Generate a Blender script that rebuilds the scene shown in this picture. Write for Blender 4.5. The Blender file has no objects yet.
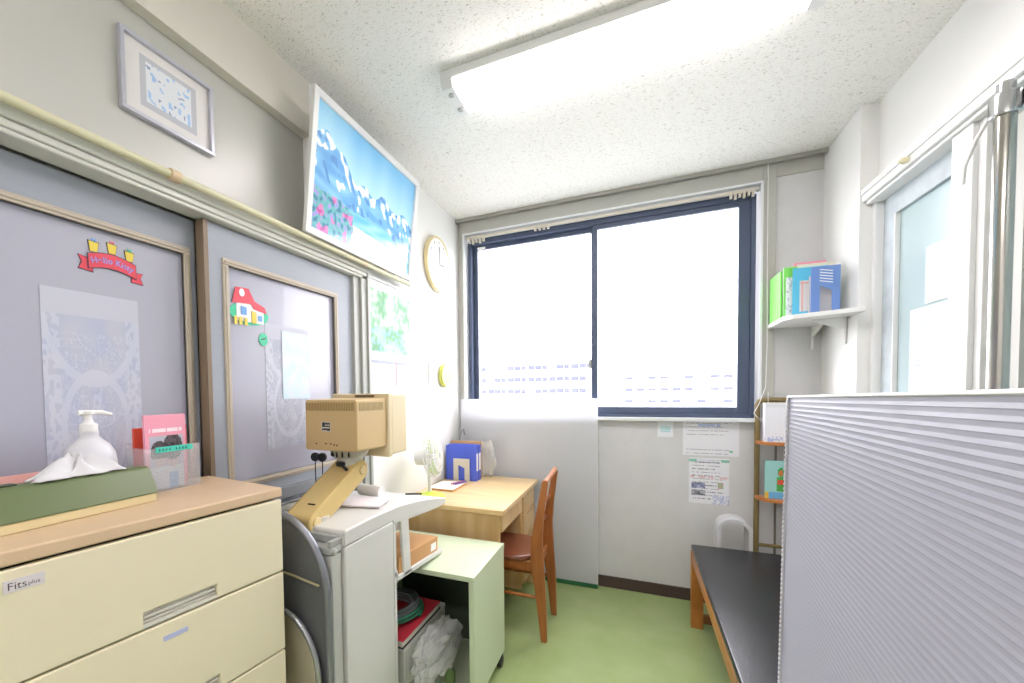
import bpy, bmesh, math, random
from mathutils import Vector, Matrix, noise
random.seed(7)
S = bpy.context.scene
C = S.collection
# ------------------------------------------------------------------ camera
F_PX, CXP, CYP = 421.12, 447.58, 406.27
yaw, pitch, roll = .4207, .0344, .0140
def cam_rows():
    cy, sy = math.cos(yaw), math.sin(yaw)
    r = Vector((cy, sy, 0)); f = Vector((-sy, cy, 0)); d = Vector((0, 0, -1))
    cp, sp = math.cos(pitch), math.sin(pitch)
    f2 = cp*f + sp*d; d2 = -sp*f + cp*d
    cr, sr = math.cos(roll), math.sin(roll)
    return cr*r + sr*d2, -sr*r + cr*d2, f2
r_, d_, f_ = cam_rows()
cd = bpy.data.cameras.new('camera'); cam = bpy.data.objects.new('camera', cd); C.objects.link(cam)
cam.matrix_world = Matrix(((r_.x, -d_.x, -f_.x, 0), (r_.y, -d_.y, -f_.y, 0), (r_.z, -d_.z, -f_.z, 1.35), (0, 0, 0, 1)))
cd.sensor_width = 36; cd.sensor_fit = 'HORIZONTAL'; cd.lens = F_PX/1024*36
cd.shift_x = (512-CXP)/1024; cd.shift_y = (CYP-341.5)/1024
cd.clip_start = .02; cd.clip_end = 300
S.camera = cam
S.view_settings.view_transform = 'Standard'; S.view_settings.look = 'None'
S.view_settings.gamma = 1; S.view_settings.use_curve_mapping = False
S.view_settings.exposure = 0.62
# ------------------------------------------------------------------ world
w = bpy.data.worlds.new('sky'); S.world = w; w.use_nodes = True
bg = w.node_tree.nodes['Background']; bg.inputs[0].default_value = (.90, .95, 1.0, 1); bg.inputs[1].default_value = 8.0
_n = w.node_tree.nodes; _l = w.node_tree.links
_tc = _n.new('ShaderNodeTexCoord'); _sx = _n.new('ShaderNodeSeparateXYZ'); _l.new(_tc.outputs['Generated'], _sx.inputs[0])
_rp = _n.new('ShaderNodeValToRGB'); _l.new(_sx.outputs['Z'], _rp.inputs[0])   # bright overcast sky above, duller town below the horizon
_rp.color_ramp.elements[0].position = 0.0; _rp.color_ramp.elements[0].color = (.22, .225, .23, 1)
_rp.color_ramp.elements[1].position = .03; _rp.color_ramp.elements[1].color = (.96, .945, 1.0, 1)
_l.new(_rp.outputs[0], bg.inputs[0])
LAMP_POWER = 15.0

# ------------------------------------------------------------------ materials
def lin(c):
    return tuple(x/12.92 if x <= .04045 else ((x+.055)/1.055)**2.4 for x in c)
def hx(s):
    return tuple(int(s[i:i+2], 16)/255 for i in (0, 2, 4))
MATS = {}
def mat(name, col, rough=.6, spec=.5, metal=0, trans=0, bump=0, bscale=40, var=0, vscale=6, coat=0, emit=0, alpha=1, translucent=0, stretch=None, sheen=0):
    if name in MATS: return MATS[name]
    if isinstance(col, str): col = hx(col)
    c = lin(col)
    m = bpy.data.materials.new(name); m.use_nodes = True; nt = m.node_tree; N = nt.nodes; L = nt.links
    p = N['Principled BSDF']; out = N['Material Output']
    p.inputs['Base Color'].default_value = (*c, 1); p.inputs['Roughness'].default_value = rough
    p.inputs['Metallic'].default_value = metal; p.inputs['Specular IOR Level'].default_value = spec
    p.inputs['Transmission Weight'].default_value = trans; p.inputs['Coat Weight'].default_value = coat
    if emit:
        p.inputs['Emission Color'].default_value = (*c, 1); p.inputs['Emission Strength'].default_value = emit
    tc = N.new('ShaderNodeTexCoord')
    mp = N.new('ShaderNodeMapping'); L.new(tc.outputs['Object'], mp.inputs[0])
    if stretch: mp.inputs['Scale'].default_value = stretch
    if var:
        n = N.new('ShaderNodeTexNoise'); n.inputs['Scale'].default_value = vscale; n.inputs['Detail'].default_value = 5
        L.new(mp.outputs[0], n.inputs['Vector'])
        r = N.new('ShaderNodeValToRGB'); L.new(n.outputs[0], r.inputs[0])
        r.color_ramp.elements[0].position = .3; r.color_ramp.elements[1].position = .7
        r.color_ramp.elements[0].color = (*[x*(1-var) for x in c], 1); r.color_ramp.elements[1].color = (*[min(1, x*(1+var*.6)) for x in c], 1)
        L.new(r.outputs[0], p.inputs['Base Color'])
    if bump:
        n = N.new('ShaderNodeTexNoise'); n.inputs['Scale'].default_value = bscale; n.inputs['Detail'].default_value = 4
        L.new(mp.outputs[0], n.inputs['Vector'])
        b = N.new('ShaderNodeBump'); b.inputs['Strength'].default_value = bump; b.inputs['Distance'].default_value = .003
        L.new(n.outputs[0], b.inputs['Height']); L.new(b.outputs[0], p.inputs['Normal'])
    last = p.outputs[0]
    if translucent:
        t = N.new('ShaderNodeBsdfTranslucent'); t.inputs[0].default_value = (*c, 1)
        x = N.new('ShaderNodeMixShader'); x.inputs[0].default_value = translucent
        L.new(last, x.inputs[1]); L.new(t.outputs[0], x.inputs[2]); last = x.outputs[0]
    if alpha < 1:
        t = N.new('ShaderNodeBsdfTransparent'); x = N.new('ShaderNodeMixShader'); x.inputs[0].default_value = alpha
        L.new(t.outputs[0], x.inputs[1]); L.new(last, x.inputs[2]); last = x.outputs[0]
    L.new(last, out.inputs[0])
    MATS[name] = m
    return m
def wood(name, c1, c2, rough=.4, scale=(2, 20, 20), coat=.1):
    if name in MATS: return MATS[name]
    m = mat(name, c1, rough, coat=coat); nt = m.node_tree; N = nt.nodes; L = nt.links; p = N['Principled BSDF']
    tc = N.new('ShaderNodeTexCoord'); mp = N.new('ShaderNodeMapping'); mp.inputs['Scale'].default_value = scale
    L.new(tc.outputs['Object'], mp.inputs[0])
    n = N.new('ShaderNodeTexNoise'); n.inputs['Scale'].default_value = 1.6; n.inputs['Detail'].default_value = 8; n.inputs['Distortion'].default_value = .6
    L.new(mp.outputs[0], n.inputs['Vector'])
    r = N.new('ShaderNodeValToRGB'); L.new(n.outputs[0], r.inputs[0])
    r.color_ramp.elements[0].position = .35; r.color_ramp.elements[1].position = .66
    r.color_ramp.elements[0].color = (*lin(hx(c2)), 1); r.color_ramp.elements[1].color = (*lin(hx(c1)), 1)
    L.new(r.outputs[0], p.inputs['Base Color'])
    return m
def painted(name='print_paper', rough=.5, coat=0, spec=.4, translucent=0, alpha=1):
    """printed surface: colour comes from the printed mesh cells"""
    if name in MATS: return MATS[name]
    m = mat(name, 'FFFFFF', rough, spec=spec, coat=coat, translucent=translucent, alpha=alpha); N = m.node_tree.nodes
    a = N.new('ShaderNodeAttribute'); a.attribute_name = 'ink'
    m.node_tree.links.new(a.outputs['Color'], N['Principled BSDF'].inputs['Base Color'])
    return m

def ceiling_mat():
    m = mat('ceiling_board', 'F0EFEA', .9, spec=.2); N = m.node_tree.nodes; L = m.node_tree.links; p = N['Principled BSDF']
    tc = N.new('ShaderNodeTexCoord')
    dn = N.new('ShaderNodeTexNoise'); dn.inputs['Scale'].default_value = 14; dn.inputs['Detail'].default_value = 2
    L.new(tc.outputs['Object'], dn.inputs['Vector'])
    ad = N.new('ShaderNodeVectorMath'); ad.operation = 'MULTIPLY_ADD'; ad.inputs[1].default_value = (.05, .05, 0)
    L.new(dn.outputs['Color'], ad.inputs[0]); L.new(tc.outputs['Object'], ad.inputs[2])
    mp = N.new('ShaderNodeMapping'); mp.inputs['Scale'].default_value = (75, 190, 1); mp.inputs['Rotation'].default_value = (0, 0, .35)
    L.new(ad.outputs[0], mp.inputs[0])
    n = N.new('ShaderNodeTexNoise'); n.inputs['Scale'].default_value = 1.1; n.inputs['Detail'].default_value = 2; n.inputs['Distortion'].default_value = 1.2
    L.new(mp.outputs[0], n.inputs['Vector'])
    r = N.new('ShaderNodeValToRGB'); L.new(n.outputs[0], r.inputs[0])
    r.color_ramp.elements[0].position = .33; r.color_ramp.elements[1].position = .40
    r.color_ramp.elements[0].color = (*lin(hx('BBB8AE')), 1); r.color_ramp.elements[1].color = (*lin(hx('F1F0EC')), 1)
    L.new(r.outputs[0], p.inputs['Base Color'])
    b = N.new('ShaderNodeBump'); b.inputs['Strength'].default_value = .35; b.inputs['Distance'].default_value = .002
    L.new(r.outputs[0], b.inputs['Height']); L.new(b.outputs[0], p.inputs['Normal'])
    return m
def floor_mat():
    m = mat('green_vinyl', 'A9BD7A', .28, spec=.5); N = m.node_tree.nodes; L = m.node_tree.links; p = N['Principled BSDF']
    tc = N.new('ShaderNodeTexCoord')
    n = N.new('ShaderNodeTexNoise'); n.inputs['Scale'].default_value = 5; n.inputs['Detail'].default_value = 8
    L.new(tc.outputs['Object'], n.inputs['Vector'])
    r = N.new('ShaderNodeValToRGB'); L.new(n.outputs[0], r.inputs[0])
    r.color_ramp.elements[0].position = .3; r.color_ramp.elements[1].position = .7
    r.color_ramp.elements[0].color = (*lin(hx('97AA6E')), 1); r.color_ramp.elements[1].color = (*lin(hx('A5B67F')), 1)
    br = N.new('ShaderNodeTexBrick'); br.offset = 0; br.inputs['Scale'].default_value = 1
    br.inputs['Brick Width'].default_value = .9; br.inputs['Row Height'].default_value = .9; br.inputs['Mortar Size'].default_value = .0012
    br.inputs['Mortar Smooth'].default_value = 0
    br.inputs['Mortar'].default_value = (.30, .37, .17, 1)
    mp = N.new('ShaderNodeMapping'); mp.inputs['Location'].default_value = (.52, .02, 0); L.new(tc.outputs['Object'], mp.inputs[0]); L.new(mp.outputs[0], br.inputs['Vector'])
    L.new(r.outputs[0], br.inputs['Color1']); L.new(r.outputs[0], br.inputs['Color2'])
    L.new(br.outputs['Color'], p.inputs['Base Color'])
    return m

M_ceil = ceiling_mat(); M_floor = floor_mat()
M_wall = mat('cream_wallpaper', 'D5D5D6', .75, spec=.3, bump=.5, bscale=160, var=.035, vscale=9)
M_wallw = mat('white_wallpaper', 'ECECEA', .7, spec=.3, bump=.35, bscale=160)
M_gloss = mat('grey_green_paint', 'C4C4BD', .32, spec=.5, bump=.12, bscale=30)
M_beam = mat('beam_paint', 'DEDACF', .5, bump=.4, bscale=140)
M_lint = mat('pale_trim_paint', 'DBDCD4', .3)
M_jamb = mat('grey_jamb_paint', 'A9ACA6', .35)
M_casing = mat('casing_paint', 'B9B9B2', .5)
M_white = mat('white_plastic', 'EFEFEE', .35)
M_whitep = mat('white_paint', 'E8E9E8', .4)
M_alu = mat('white_aluminium', 'E4E7EA', .35, metal=.1)
M_sash = mat('blue_grey_sash', '4B566E', .4, spec=.4)
M_base = mat('brown_baseboard', '4A3A36', .5)
M_door = mat('grey_door_laminate', '9EA4AE', .45, var=.03, vscale=20, stretch=(1, 1, 8))
M_mold = mat('beige_door_moulding', 'BDB2A1', .45)
M_brown = mat('brown_door_stile', '86745F', .45, var=.08, vscale=30, stretch=(4, 4, .4))
M_frost = mat('frosted_door_glass', 'AFB0BF', .3, spec=.6, bump=.05, bscale=200, coat=.25)
M_cream = mat('cream_drawer_plastic', 'E9E0C2', .38, spec=.4)
M_chtop = mat('tan_chest_top', 'D6BB9A', .42, spec=.4, var=.03, vscale=12)
M_dark = mat('dark_gap', '2A2824', .8)
M_grey = mat('mid_grey_plastic', 'A6A8A4', .5)
M_lgrey = mat('light_grey_enamel', 'D4D3CE', .38)
M_lgrey2 = mat('grey_enamel', 'BFC0BA', .4)
M_beige = mat('beige_monitor_plastic', 'C9AE7E', .5, spec=.35)
M_beige2 = mat('pale_beige_monitor_plastic', 'DCCBA6', .5, spec=.35)
M_arm = mat('yellow_beige_enamel', 'D2B878', .4)
M_black = mat('black_rubber', '1F2022', .5)
M_chrome = mat('chrome_metal', 'C9CACC', .2, metal=1)
M_pine = wood('pine_board', 'EDD2A0', 'DFBE88', .35, (1.2, 9, 9))
M_pine2 = wood('pine_side', 'E4C590', 'D4AE74', .4, (9, 9, 1.2))
M_cherry = wood('reddish_wood', 'B5713A', '96552A', .35, (9, 9, 1.5))
M_orange = wood('orange_bench_wood', 'C9833F', 'B06B2E', .35, (6, 1.2, 6))
M_leather = mat('brown_leather', '7E4630', .32, coat=.3, bump=.2, bscale=90)
M_vinyl = mat('black_bench_vinyl', '16181C', .24, spec=.6, bump=.25, bscale=220)
M_green = mat('pale_green_laminate', 'CEDABB', .32, spec=.5)
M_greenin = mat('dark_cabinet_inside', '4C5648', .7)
M_lid = mat('olive_green_plastic', '63714A', .35)
M_crbox = mat('cream_box_plastic', 'DFCFA0', .45)
M_print = painted(); M_gprint = painted('glossy_print', .2, coat=.3)
M_clear = mat('clear_plastic', 'E6E8EC', .25, alpha=.22, spec=.6)
M_bag = mat('crumpled_plastic_film', 'F0F1F0', .2, alpha=.5, spec=.8, coat=.4, translucent=.3)
M_blue = mat('blue_file_board', '4A62D2', .4)
M_blue2 = mat('pale_blue_bookend', '6E90CF', .45)
M_paper = mat('white_paper', 'F1F1F0', .8)
M_kraft = mat('tan_cardboard', 'CB9A66', .75)
M_red = mat('red_book_cloth', 'B32B3A', .45)
M_sheet = mat('frosted_plastic_sheet', 'E9EBEF', .45, alpha=.88, translucent=.38, spec=.4)
M_panel = mat('ribbed_plastic', 'E7E7F0', .35, spec=.5, translucent=.6, coat=.1)
M_steel = mat('brushed_steel', '8F8E8A', .3, metal=.9)

# ------------------------------------------------------------------ helpers
class MB:
    def __init__(s): s.bm = bmesh.new()
    def poly(s, pts, idx):
        v = [s.bm.verts.new(p) for p in pts]
        for f in idx:
            try: s.bm.faces.new([v[i] for i in f])
            except ValueError: pass
        return s
    def box(s, x0, x1, y0, y1, z0, z1):
        p = [(x0, y0, z0), (x1, y0, z0), (x1, y1, z0), (x0, y1, z0), (x0, y0, z1), (x1, y0, z1), (x1, y1, z1), (x0, y1, z1)]
        return s.poly(p, [(0, 3, 2, 1), (4, 5, 6, 7), (0, 1, 5, 4), (1, 2, 6, 5), (2, 3, 7, 6), (3, 0, 4, 7)])
    def prism(s, pts, axis, a, b):
        """outline pts (2-D) swept along an axis from a to b"""
        def P(p, t):
            return {'x': (t, p[0], p[1]), 'y': (p[0], t, p[1]), 'z': (p[0], p[1], t)}[axis]
        n = len(pts); q = [P(p, a) for p in pts]+[P(p, b) for p in pts]
        return s.poly(q, [tuple(range(n))[::-1], tuple(range(n, 2*n))]+[(i, (i+1) % n, (i+1) % n+n, i+n) for i in range(n)])
    def tube(s, path, r, seg=10, closed=False, flat=1.0):
        path = [Vector(p) for p in path]; n = len(path); rings = []
        rr = r if isinstance(r, (list, tuple)) else [r]*n
        up = None
        for i, p in enumerate(path):
            if closed: t = (path[(i+1) % n]-path[i-1]).normalized()
            else: t = (path[min(i+1, n-1)]-path[max(i-1, 0)]).normalized()
            if up is None:
                up = Vector((0, 0, 1)) if abs(t.z) < .9 else Vector((1, 0, 0))
            sx = t.cross(up).normalized(); up = sx.cross(t).normalized()
            rings.append([s.bm.verts.new(p+(sx*math.cos(a)*flat+up*math.sin(a))*rr[i]) for a in [k*2*math.pi/seg for k in range(seg)]])
        m = n if closed else n-1
        for i in range(m):
            A, B = rings[i], rings[(i+1) % n]
            for k in range(seg): s.bm.faces.new((A[k], A[(k+1) % seg], B[(k+1) % seg], B[k]))
        if not closed:
            s.bm.faces.new(rings[0][::-1]); s.bm.faces.new(rings[-1])
        return s
    def lathe(s, prof, c, axis='z', seg=32):
        """prof: (radius, height) list revolved about axis through c"""
        c = Vector(c); rings = []
        for r, h in prof:
            ring = []
            for k in range(seg):
                a = k*2*math.pi/seg; u, v = r*math.cos(a), r*math.sin(a)
                ring.append(s.bm.verts.new(c+Vector({'z': (u, v, h), 'x': (h, u, v), 'y': (u, h, v)}[axis])))
            rings.append(ring)
        for A, B in zip(rings, rings[1:]):
            for k in range(seg): s.bm.faces.new((A[k], A[(k+1) % seg], B[(k+1) % seg], B[k]))
        s.bm.faces.new(rings[0][::-1]); s.bm.faces.new(rings[-1])
        return s
    def xf(s, M):
        bmesh.ops.transform(s.bm, matrix=M, verts=s.bm.verts); return s
    def build(s, name, m, parent=None, bevel=0, smooth=False, seg=2, subsurf=0):
        bmesh.ops.recalc_face_normals(s.bm, faces=s.bm.faces)
        me = bpy.data.meshes.new(name); s.bm.to_mesh(me); s.bm.free()
        me.materials.append(m)
        o = bpy.data.objects.new(name, me); C.objects.link(o)
        if parent is not None:
            R = ROOT.get(parent.name)
            if R: me.transform(R[1]); ROOT[o.name] = R
            o.parent = parent
        if bevel:
            b = o.modifiers.new('bevel', 'BEVEL'); b.width = bevel; b.segments = seg; b.limit_method = 'ANGLE'; b.angle_limit = .6
            b.harden_normals = False
        if subsurf:
            q = o.modifiers.new('sub', 'SUBSURF'); q.levels = subsurf; q.render_levels = subsurf
        if smooth or bevel:
            for f in me.polygons: f.use_smooth = True
            if not subsurf:
                e = o.modifiers.new('wn', 'WEIGHTED_NORMAL'); e.keep_sharp = True
                me.set_sharp_from_angle(angle=.7)
        return o
ROOT = {}
def tag(o, label, cat, group=None, kind=None):
    o['label'] = label; o['category'] = cat
    if group: o['group'] = group
    if kind: o['kind'] = kind
    return o
def thing(name, label, cat, loc, rz=0, group=None):
    """an Empty at the base of a thing; parts are given in world coordinates unless rz is used"""
    o = bpy.data.objects.new(name, None); C.objects.link(o); o.empty_display_size = .05
    o.location = loc; o.rotation_euler = (0, 0, rz)
    Mw = Matrix.Translation(loc) @ Matrix.Rotation(rz, 4, 'Z')
    ROOT[o.name] = (Mw, Mw.inverted())
    return tag(o, label, cat, group)
def local_thing(name, label, cat, loc, rz=0, group=None):
    o = bpy.data.objects.new(name, None); C.objects.link(o); o.empty_display_size = .05
    o.location = loc; o.rotation_euler = (0, 0, rz)
    return tag(o, label, cat, group)
def struct(o):
    o['kind'] = 'structure'; return o
def part_label(o, t):
    o['label'] = t; return o
def art(name, m, parent, o, u, v, nx, ny, fn, thick=.0008, rootm=True):
    """a printed sheet: nx*ny cells, o corner (lower left), u and v edge vectors"""
    o, u, v = Vector(o), Vector(u), Vector(v); nrm = u.cross(v).normalized()
    vs = []; fs = []; cols = []
    for j in range(ny+1):
        for i in range(nx+1): vs.append(o+u*i/nx+v*j/ny+nrm*thick)
    for j in range(ny):
        for i in range(nx):
            a = j*(nx+1)+i; fs.append((a, a+1, a+nx+2, a+nx+1)); cols.append(fn((i+.5)/nx, (j+.5)/ny))
    b = len(vs); vs += [o, o+u, o+u+v, o+v]
    t = [0, nx, (nx+1)*(ny+1)-1, ny*(nx+1)]
    edge = fn(.5, .01)
    fs.append((b, b+3, b+2, b+1)); cols.append(edge)
    sides = [([i for i in range(nx+1)], b, b+1), ([j*(nx+1)+nx for j in range(ny+1)], b+1, b+2),
             ([ny*(nx+1)+i for i in range(nx, -1, -1)], b+2, b+3), ([j*(nx+1) for j in range(ny, -1, -1)], b+3, b)]
    for row, p, q in sides: fs.append(tuple([p, q]+row[::-1])); cols.append(edge)
    me = bpy.data.meshes.new(name); me.from_pydata([tuple(x) for x in vs], [], fs)
    at = me.color_attributes.new('ink', 'FLOAT_COLOR', 'CORNER')
    for p, c in zip(me.polygons, cols):
        for li in p.loop_indices: at.data[li].color = (*lin(c), 1)
    me.materials.append(m)
    ob = bpy.data.objects.new(name, me); C.objects.link(ob)
    if parent is not None:
        R = ROOT.get(parent.name)
        if R: me.transform(R[1]); ROOT[ob.name] = R
        ob.parent = parent
    return ob
def text(name, s, m, parent, o, u, v, height, depth=.0006, bold=0):
    """real lettering; o = lower-left corner, u reading direction, v up"""
    cu = bpy.data.curves.new(name, 'FONT'); cu.body = s; cu.size = 1; cu.extrude = 0; cu.offset = bold
    t = bpy.data.objects.new(name, cu); C.objects.link(t)
    dg = bpy.context.evaluated_depsgraph_get(); me = bpy.data.meshes.new_from_object(t.evaluated_get(dg)); 
    bpy.data.objects.remove(t)
    u, v = Vector(u).normalized(), Vector(v).normalized(); n = u.cross(v)
    M = Matrix((( u.x, v.x, n.x, o[0]), (u.y, v.y, n.y, o[1]), (u.z, v.z, n.z, o[2]), (0, 0, 0, 1))) @ Matrix.Scale(height, 4)
    me.transform(M); me.materials.clear(); me.materials.append(m)
    ob = bpy.data.objects.new(name, me); C.objects.link(ob)
    if parent is not None:
        R = ROOT.get(parent.name)
        if R: me.transform(R[1]); ROOT[ob.name] = R
        ob.parent = parent
    return ob
def rnd(i, j=0, k=0): return noise.random() if False else (math.sin(i*127.1+j*311.7+k*74.7)*43758.5453) % 1
def mixc(a, b, t):
    t = max(0, min(1, t)); return tuple(x*(1-t)+y*t for x, y in zip(a, b))
def textlines(bgc, ink, rows, fill=.6, margin=.08, seed=1, hdr=None):
    """a sheet carrying rows of small writing strokes"""
    def f(u, v):
        c = bgc
        if hdr and v > 1-hdr[1] and margin < u < 1-margin: return hdr[0] if rnd(int(u*40), seed) < .75 else bgc
        k = (1-v)*rows; fr = k % 1; ki = int(k)
        if margin < u < 1-margin*(1+3*rnd(ki, seed+3)) and .3 < fr < .3+.5*fill and rnd(ki, seed) > .15 and rnd(int(u*60), ki, seed) < .72:
            c = ink
        return c
    return f

# ================================================================== SETTING
ZC = 2.65
struct(MB().box(-1.5, 1.3, -1.7, 3.3, -.1, 0).build('floor', M_floor))
struct(MB().box(-1.5, 1.3, -1.7, 3.3, ZC, ZC+.1).build('ceiling', M_ceil))
wl = struct(MB().box(-1.45, -1.25, 1.80, 3.3, 0, ZC).box(-1.45, -1.25, 1.42, 1.80, 1.99, ZC)
            .build('wall_left', M_wallw))
MB().box(-1.45, -1.25, -1.7, 1.42, 2.43, ZC).build('beam', M_beam, wl)
MB().box(-1.45, -1.29, -1.7, 1.42, 1.985, 2.43).build('upper_panel', M_gloss, wl)
# window opening in the back wall
WX0, WX1, WZ0, WZ1 = -1.19, .66, 1.165, 2.53
struct(MB().box(-1.45, 1.3, 3.04, 3.24, 0, WZ0-.012).box(-1.45, 1.3, 3.04, 3.24, WZ1+.012, ZC).box(-1.45, WX0-.012, 3.04, 3.24, WZ0-.012, WZ1+.012)
       .box(WX1+.012, 1.3, 3.04, 3.24, WZ0-.012, WZ1+.012).build('wall_back', M_wall))
struct(MB().box(-1.5, 1.3, -1.8, -1.7, 0, ZC).build('wall_behind', M_wallw))
wr = struct(MB().box(.955, 1.3, 2.62, 3.04, 0, ZC).box(1.02, 1.3, -1.7, 2.62, 2.25, ZC).box(1.02, 1.3, -1.7, 2.62, 0, 1.2).box(1.1, 1.3, -1.7, 2.62, 1.2, 2.25)
            .build('wall_right', M_wallw))
struct(MB().box(-1.25, .955, 3.026, 3.04, .001, .075).build('baseboard_back', M_base))
# casing around the window
cs = MB().box(WX0-.045, WX0-.012, 3.022, 3.04, 1.14, ZC).box(WX1+.012, WX1+.075, 3.022, 3.04, 1.14, ZC).box(WX0-.012, WX1+.012, 3.022, 3.04, WZ1+.012, ZC)
struct(cs.build('trim_1', M_casing, bevel=.002))
struct(MB().box(WX1+.075, .95, 3.03, 3.04, 2.56, ZC).build('trim_2', M_casing))
# window
win = MB()
win.box(WX0-.012, WX0, 3.005, 3.2, WZ0-.012, WZ1+.012).box(WX1, WX1+.012, 3.005, 3.2, WZ0-.012, WZ1+.012)
win.box(WX0, WX1, 3.005, 3.2, WZ1, WZ1+.012).box(WX0-.02, WX1+.02, 2.995, 3.2, WZ0-.02, WZ0)
win.box(WX0, WX1, 3.05, 3.08, WZ1-.022, WZ1)
win = struct(win.build('window_1', M_alu))
def sash(x0, x1, z0, z1, y, sl, sr, st, sb, name):
    f = MB().box(x0, x0+sl, y, y+.03, z0, z1).box(x1-sr, x1, y, y+.03, z0, z1).box(x0+sl, x1-sr, y, y+.03, z1-st, z1).box(x0+sl, x1-sr, y, y+.03, z0, z0+sb)
    o = f.build(name, M_sash, win, bevel=.002)
    g = mat('window_glass', 'FFFFFF', 0, alpha=.06, spec=.5)
    MB().box(x0+sl, x1-sr, y+.012, y+.016, z0+sb, z1-st).build('pane', g, o)
MB().box(WX0+.01, WX0+.035, 3.06, 3.15, WZ0, WZ1-.035).box(WX1-.035, WX1-.01, 3.06, 3.15, WZ0, WZ1-.035).box(WX0+.035, WX1-.035, 3.06, 3.15, WZ1-.06, WZ1-.022).box(WX0+.035, WX1-.035, 3.06, 3.15, WZ0, WZ0+.022).build('window_frame', M_sash, win, bevel=.002)
sash(-1.155, -.255, WZ0+.022, WZ1-.06, 3.11, .035, .03, .03, .05, 'window_sash')
sash(-.275, .625, WZ0+.022, WZ1-.06, 3.07, .035, .06, .03, .045, 'window_sash')
MB().box(-.30, -.28, 3.075, 3.095, 1.50, 1.56).build('window_latch', M_grey, win, bevel=.003)
MB().box(-1.10, -1.04, 3.055, 3.062, 2.425, 2.44).build('maker_plate', M_white, win)
# inner curtain rail with runners inside the recess
rl = MB().box(WX0+.01, WX1-.01, 3.02, 3.036, WZ1-.03, WZ1-.012)
for k in range(5): rl.box(WX0+.03+k*.028, WX0+.045+k*.028, 3.018, 3.038, WZ1-.058-.01*(k % 2), WZ1-.03)
for k in range(6): rl.box(WX1-.15+k*.022, WX1-.138+k*.022, 3.018, 3.038, WZ1-.052-.008*(k % 2), WZ1-.03)
for k in range(4): rl.box(-.66+k*.03, -.645+k*.03, 3.018, 3.038, WZ1-.046, WZ1-.03)
tag(rl.build('curtain_rail', mat('cream_rail', 'CFC9BC', .5)), 'short cream curtain rail with runners inside the top of the window recess', 'curtain rail')
# ceiling curtain rail
rl2 = thing('curtain_rail', 'long grey metal curtain rail along the ceiling above the window', 'curtain rail', (-.16, 3.0, 2.64))
MB().box(-1.25, .95, 2.985, 3.012, 2.628, 2.65).build('track', mat('rail_metal', 'A7A6A1', .35, metal=.6), rl2, bevel=.002)
MB().box(-1.249, -1.235, 2.98, 3.017, 2.622, 2.65).build('end_cap', M_grey, rl2); MB().box(.94, .953, 2.98, 3.017, 2.622, 2.65).build('end_cap', M_grey, rl2)
c = MB().tube([(.69, 3.0, 2.63), (.692, 3.0, 2.0), (.695, 3.0, 1.6), (.69, 3.0, 1.35), (.655, 2.985, 1.25), (.63, 2.98, 1.2), (.66, 2.975, 1.16), (.70, 2.985, 1.2), (.70, 2.99, 1.32)], .0022, 6)
part_label(c.build('pull_cord', M_white, rl2), 'thin white pull cord')

# ---- doors on the left
dl = struct(MB().box(-1.31, -1.222, -1.7, 1.80, 1.95, 1.99).box(-1.31, -1.232, -1.7, 1.80, 1.932, 1.95).box(-1.31, -1.238, -1.7, 1.76, 1.92, 1.932).build('trim_3', M_lint, bevel=.004))
struct(MB().box(-1.45, -1.238, 1.745, 1.80, 0, 1.92).box(-1.45, -1.252, 1.70, 1.745, 0, 1.92).box(-1.42, -1.228, 1.785, 1.806, 0, 1.95).build('trim_4', M_jamb, bevel=.003))
struct(MB().box(-1.45, -1.37, -1.7, 1.75, 0, 1.99).build('wall_behind_doors', M_gloss))
def sliding_door(name, x, y0, y1, gy0, gy1, gz0, gz1, stile_y=None):
    t = .035; mo = .022
    d = MB().box(x-t, x, y0, gy0, .01, 1.915).box(x-t, x, gy1, y1, .01, 1.915).box(x-t, x, gy0, gy1, gz1, 1.915).box(x-t, x, gy0, gy1, .01, gz0)
    d = struct(d.build(name, M_door))
    MB().box(x-t, x-.012, gy0, gy1, gz0, gz1).build('frosted_glass', M_frost, d)
    m = MB()
    for a, b, c2, e in ((gy0-mo, gy1+mo, gz1, gz1+mo), (gy0-mo, gy1+mo, gz0-mo, gz0), (gy0-mo, gy0, gz0, gz1), (gy1, gy1+mo, gz0, gz1)):
        m.box(x-.01, x+.006, a, b, c2, e)
        q = .007
        m.box(x-.011, x+.009, a+q if e-c2 > .03 or True else a, b-q, c2+q, e-q)
    part_label(m.build('glass_moulding', M_mold, d, bevel=.002), 'beige glass moulding')
    return d
D1 = sliding_door('door_1', -1.315, -1.0, .935, -.15, .895, 1.10, 1.80)
D2 = sliding_door('door_2', -1.27, .945, 1.72, 1.02, 1.572, 1.045, 1.79)
part_label(MB().box(-1.30, -1.262, .929, .945, .01, 1.915).build('edge_stile', M_brown, D2, bevel=.001), 'brown edge stile')
part_label(MB().box(-1.268, -1.25, .95, 1.70, .94, .985).build('lower_rail', mat('dark_grey_rail', '8B8F94', .5), D2, bevel=.003), 'grey lower rail')
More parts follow.
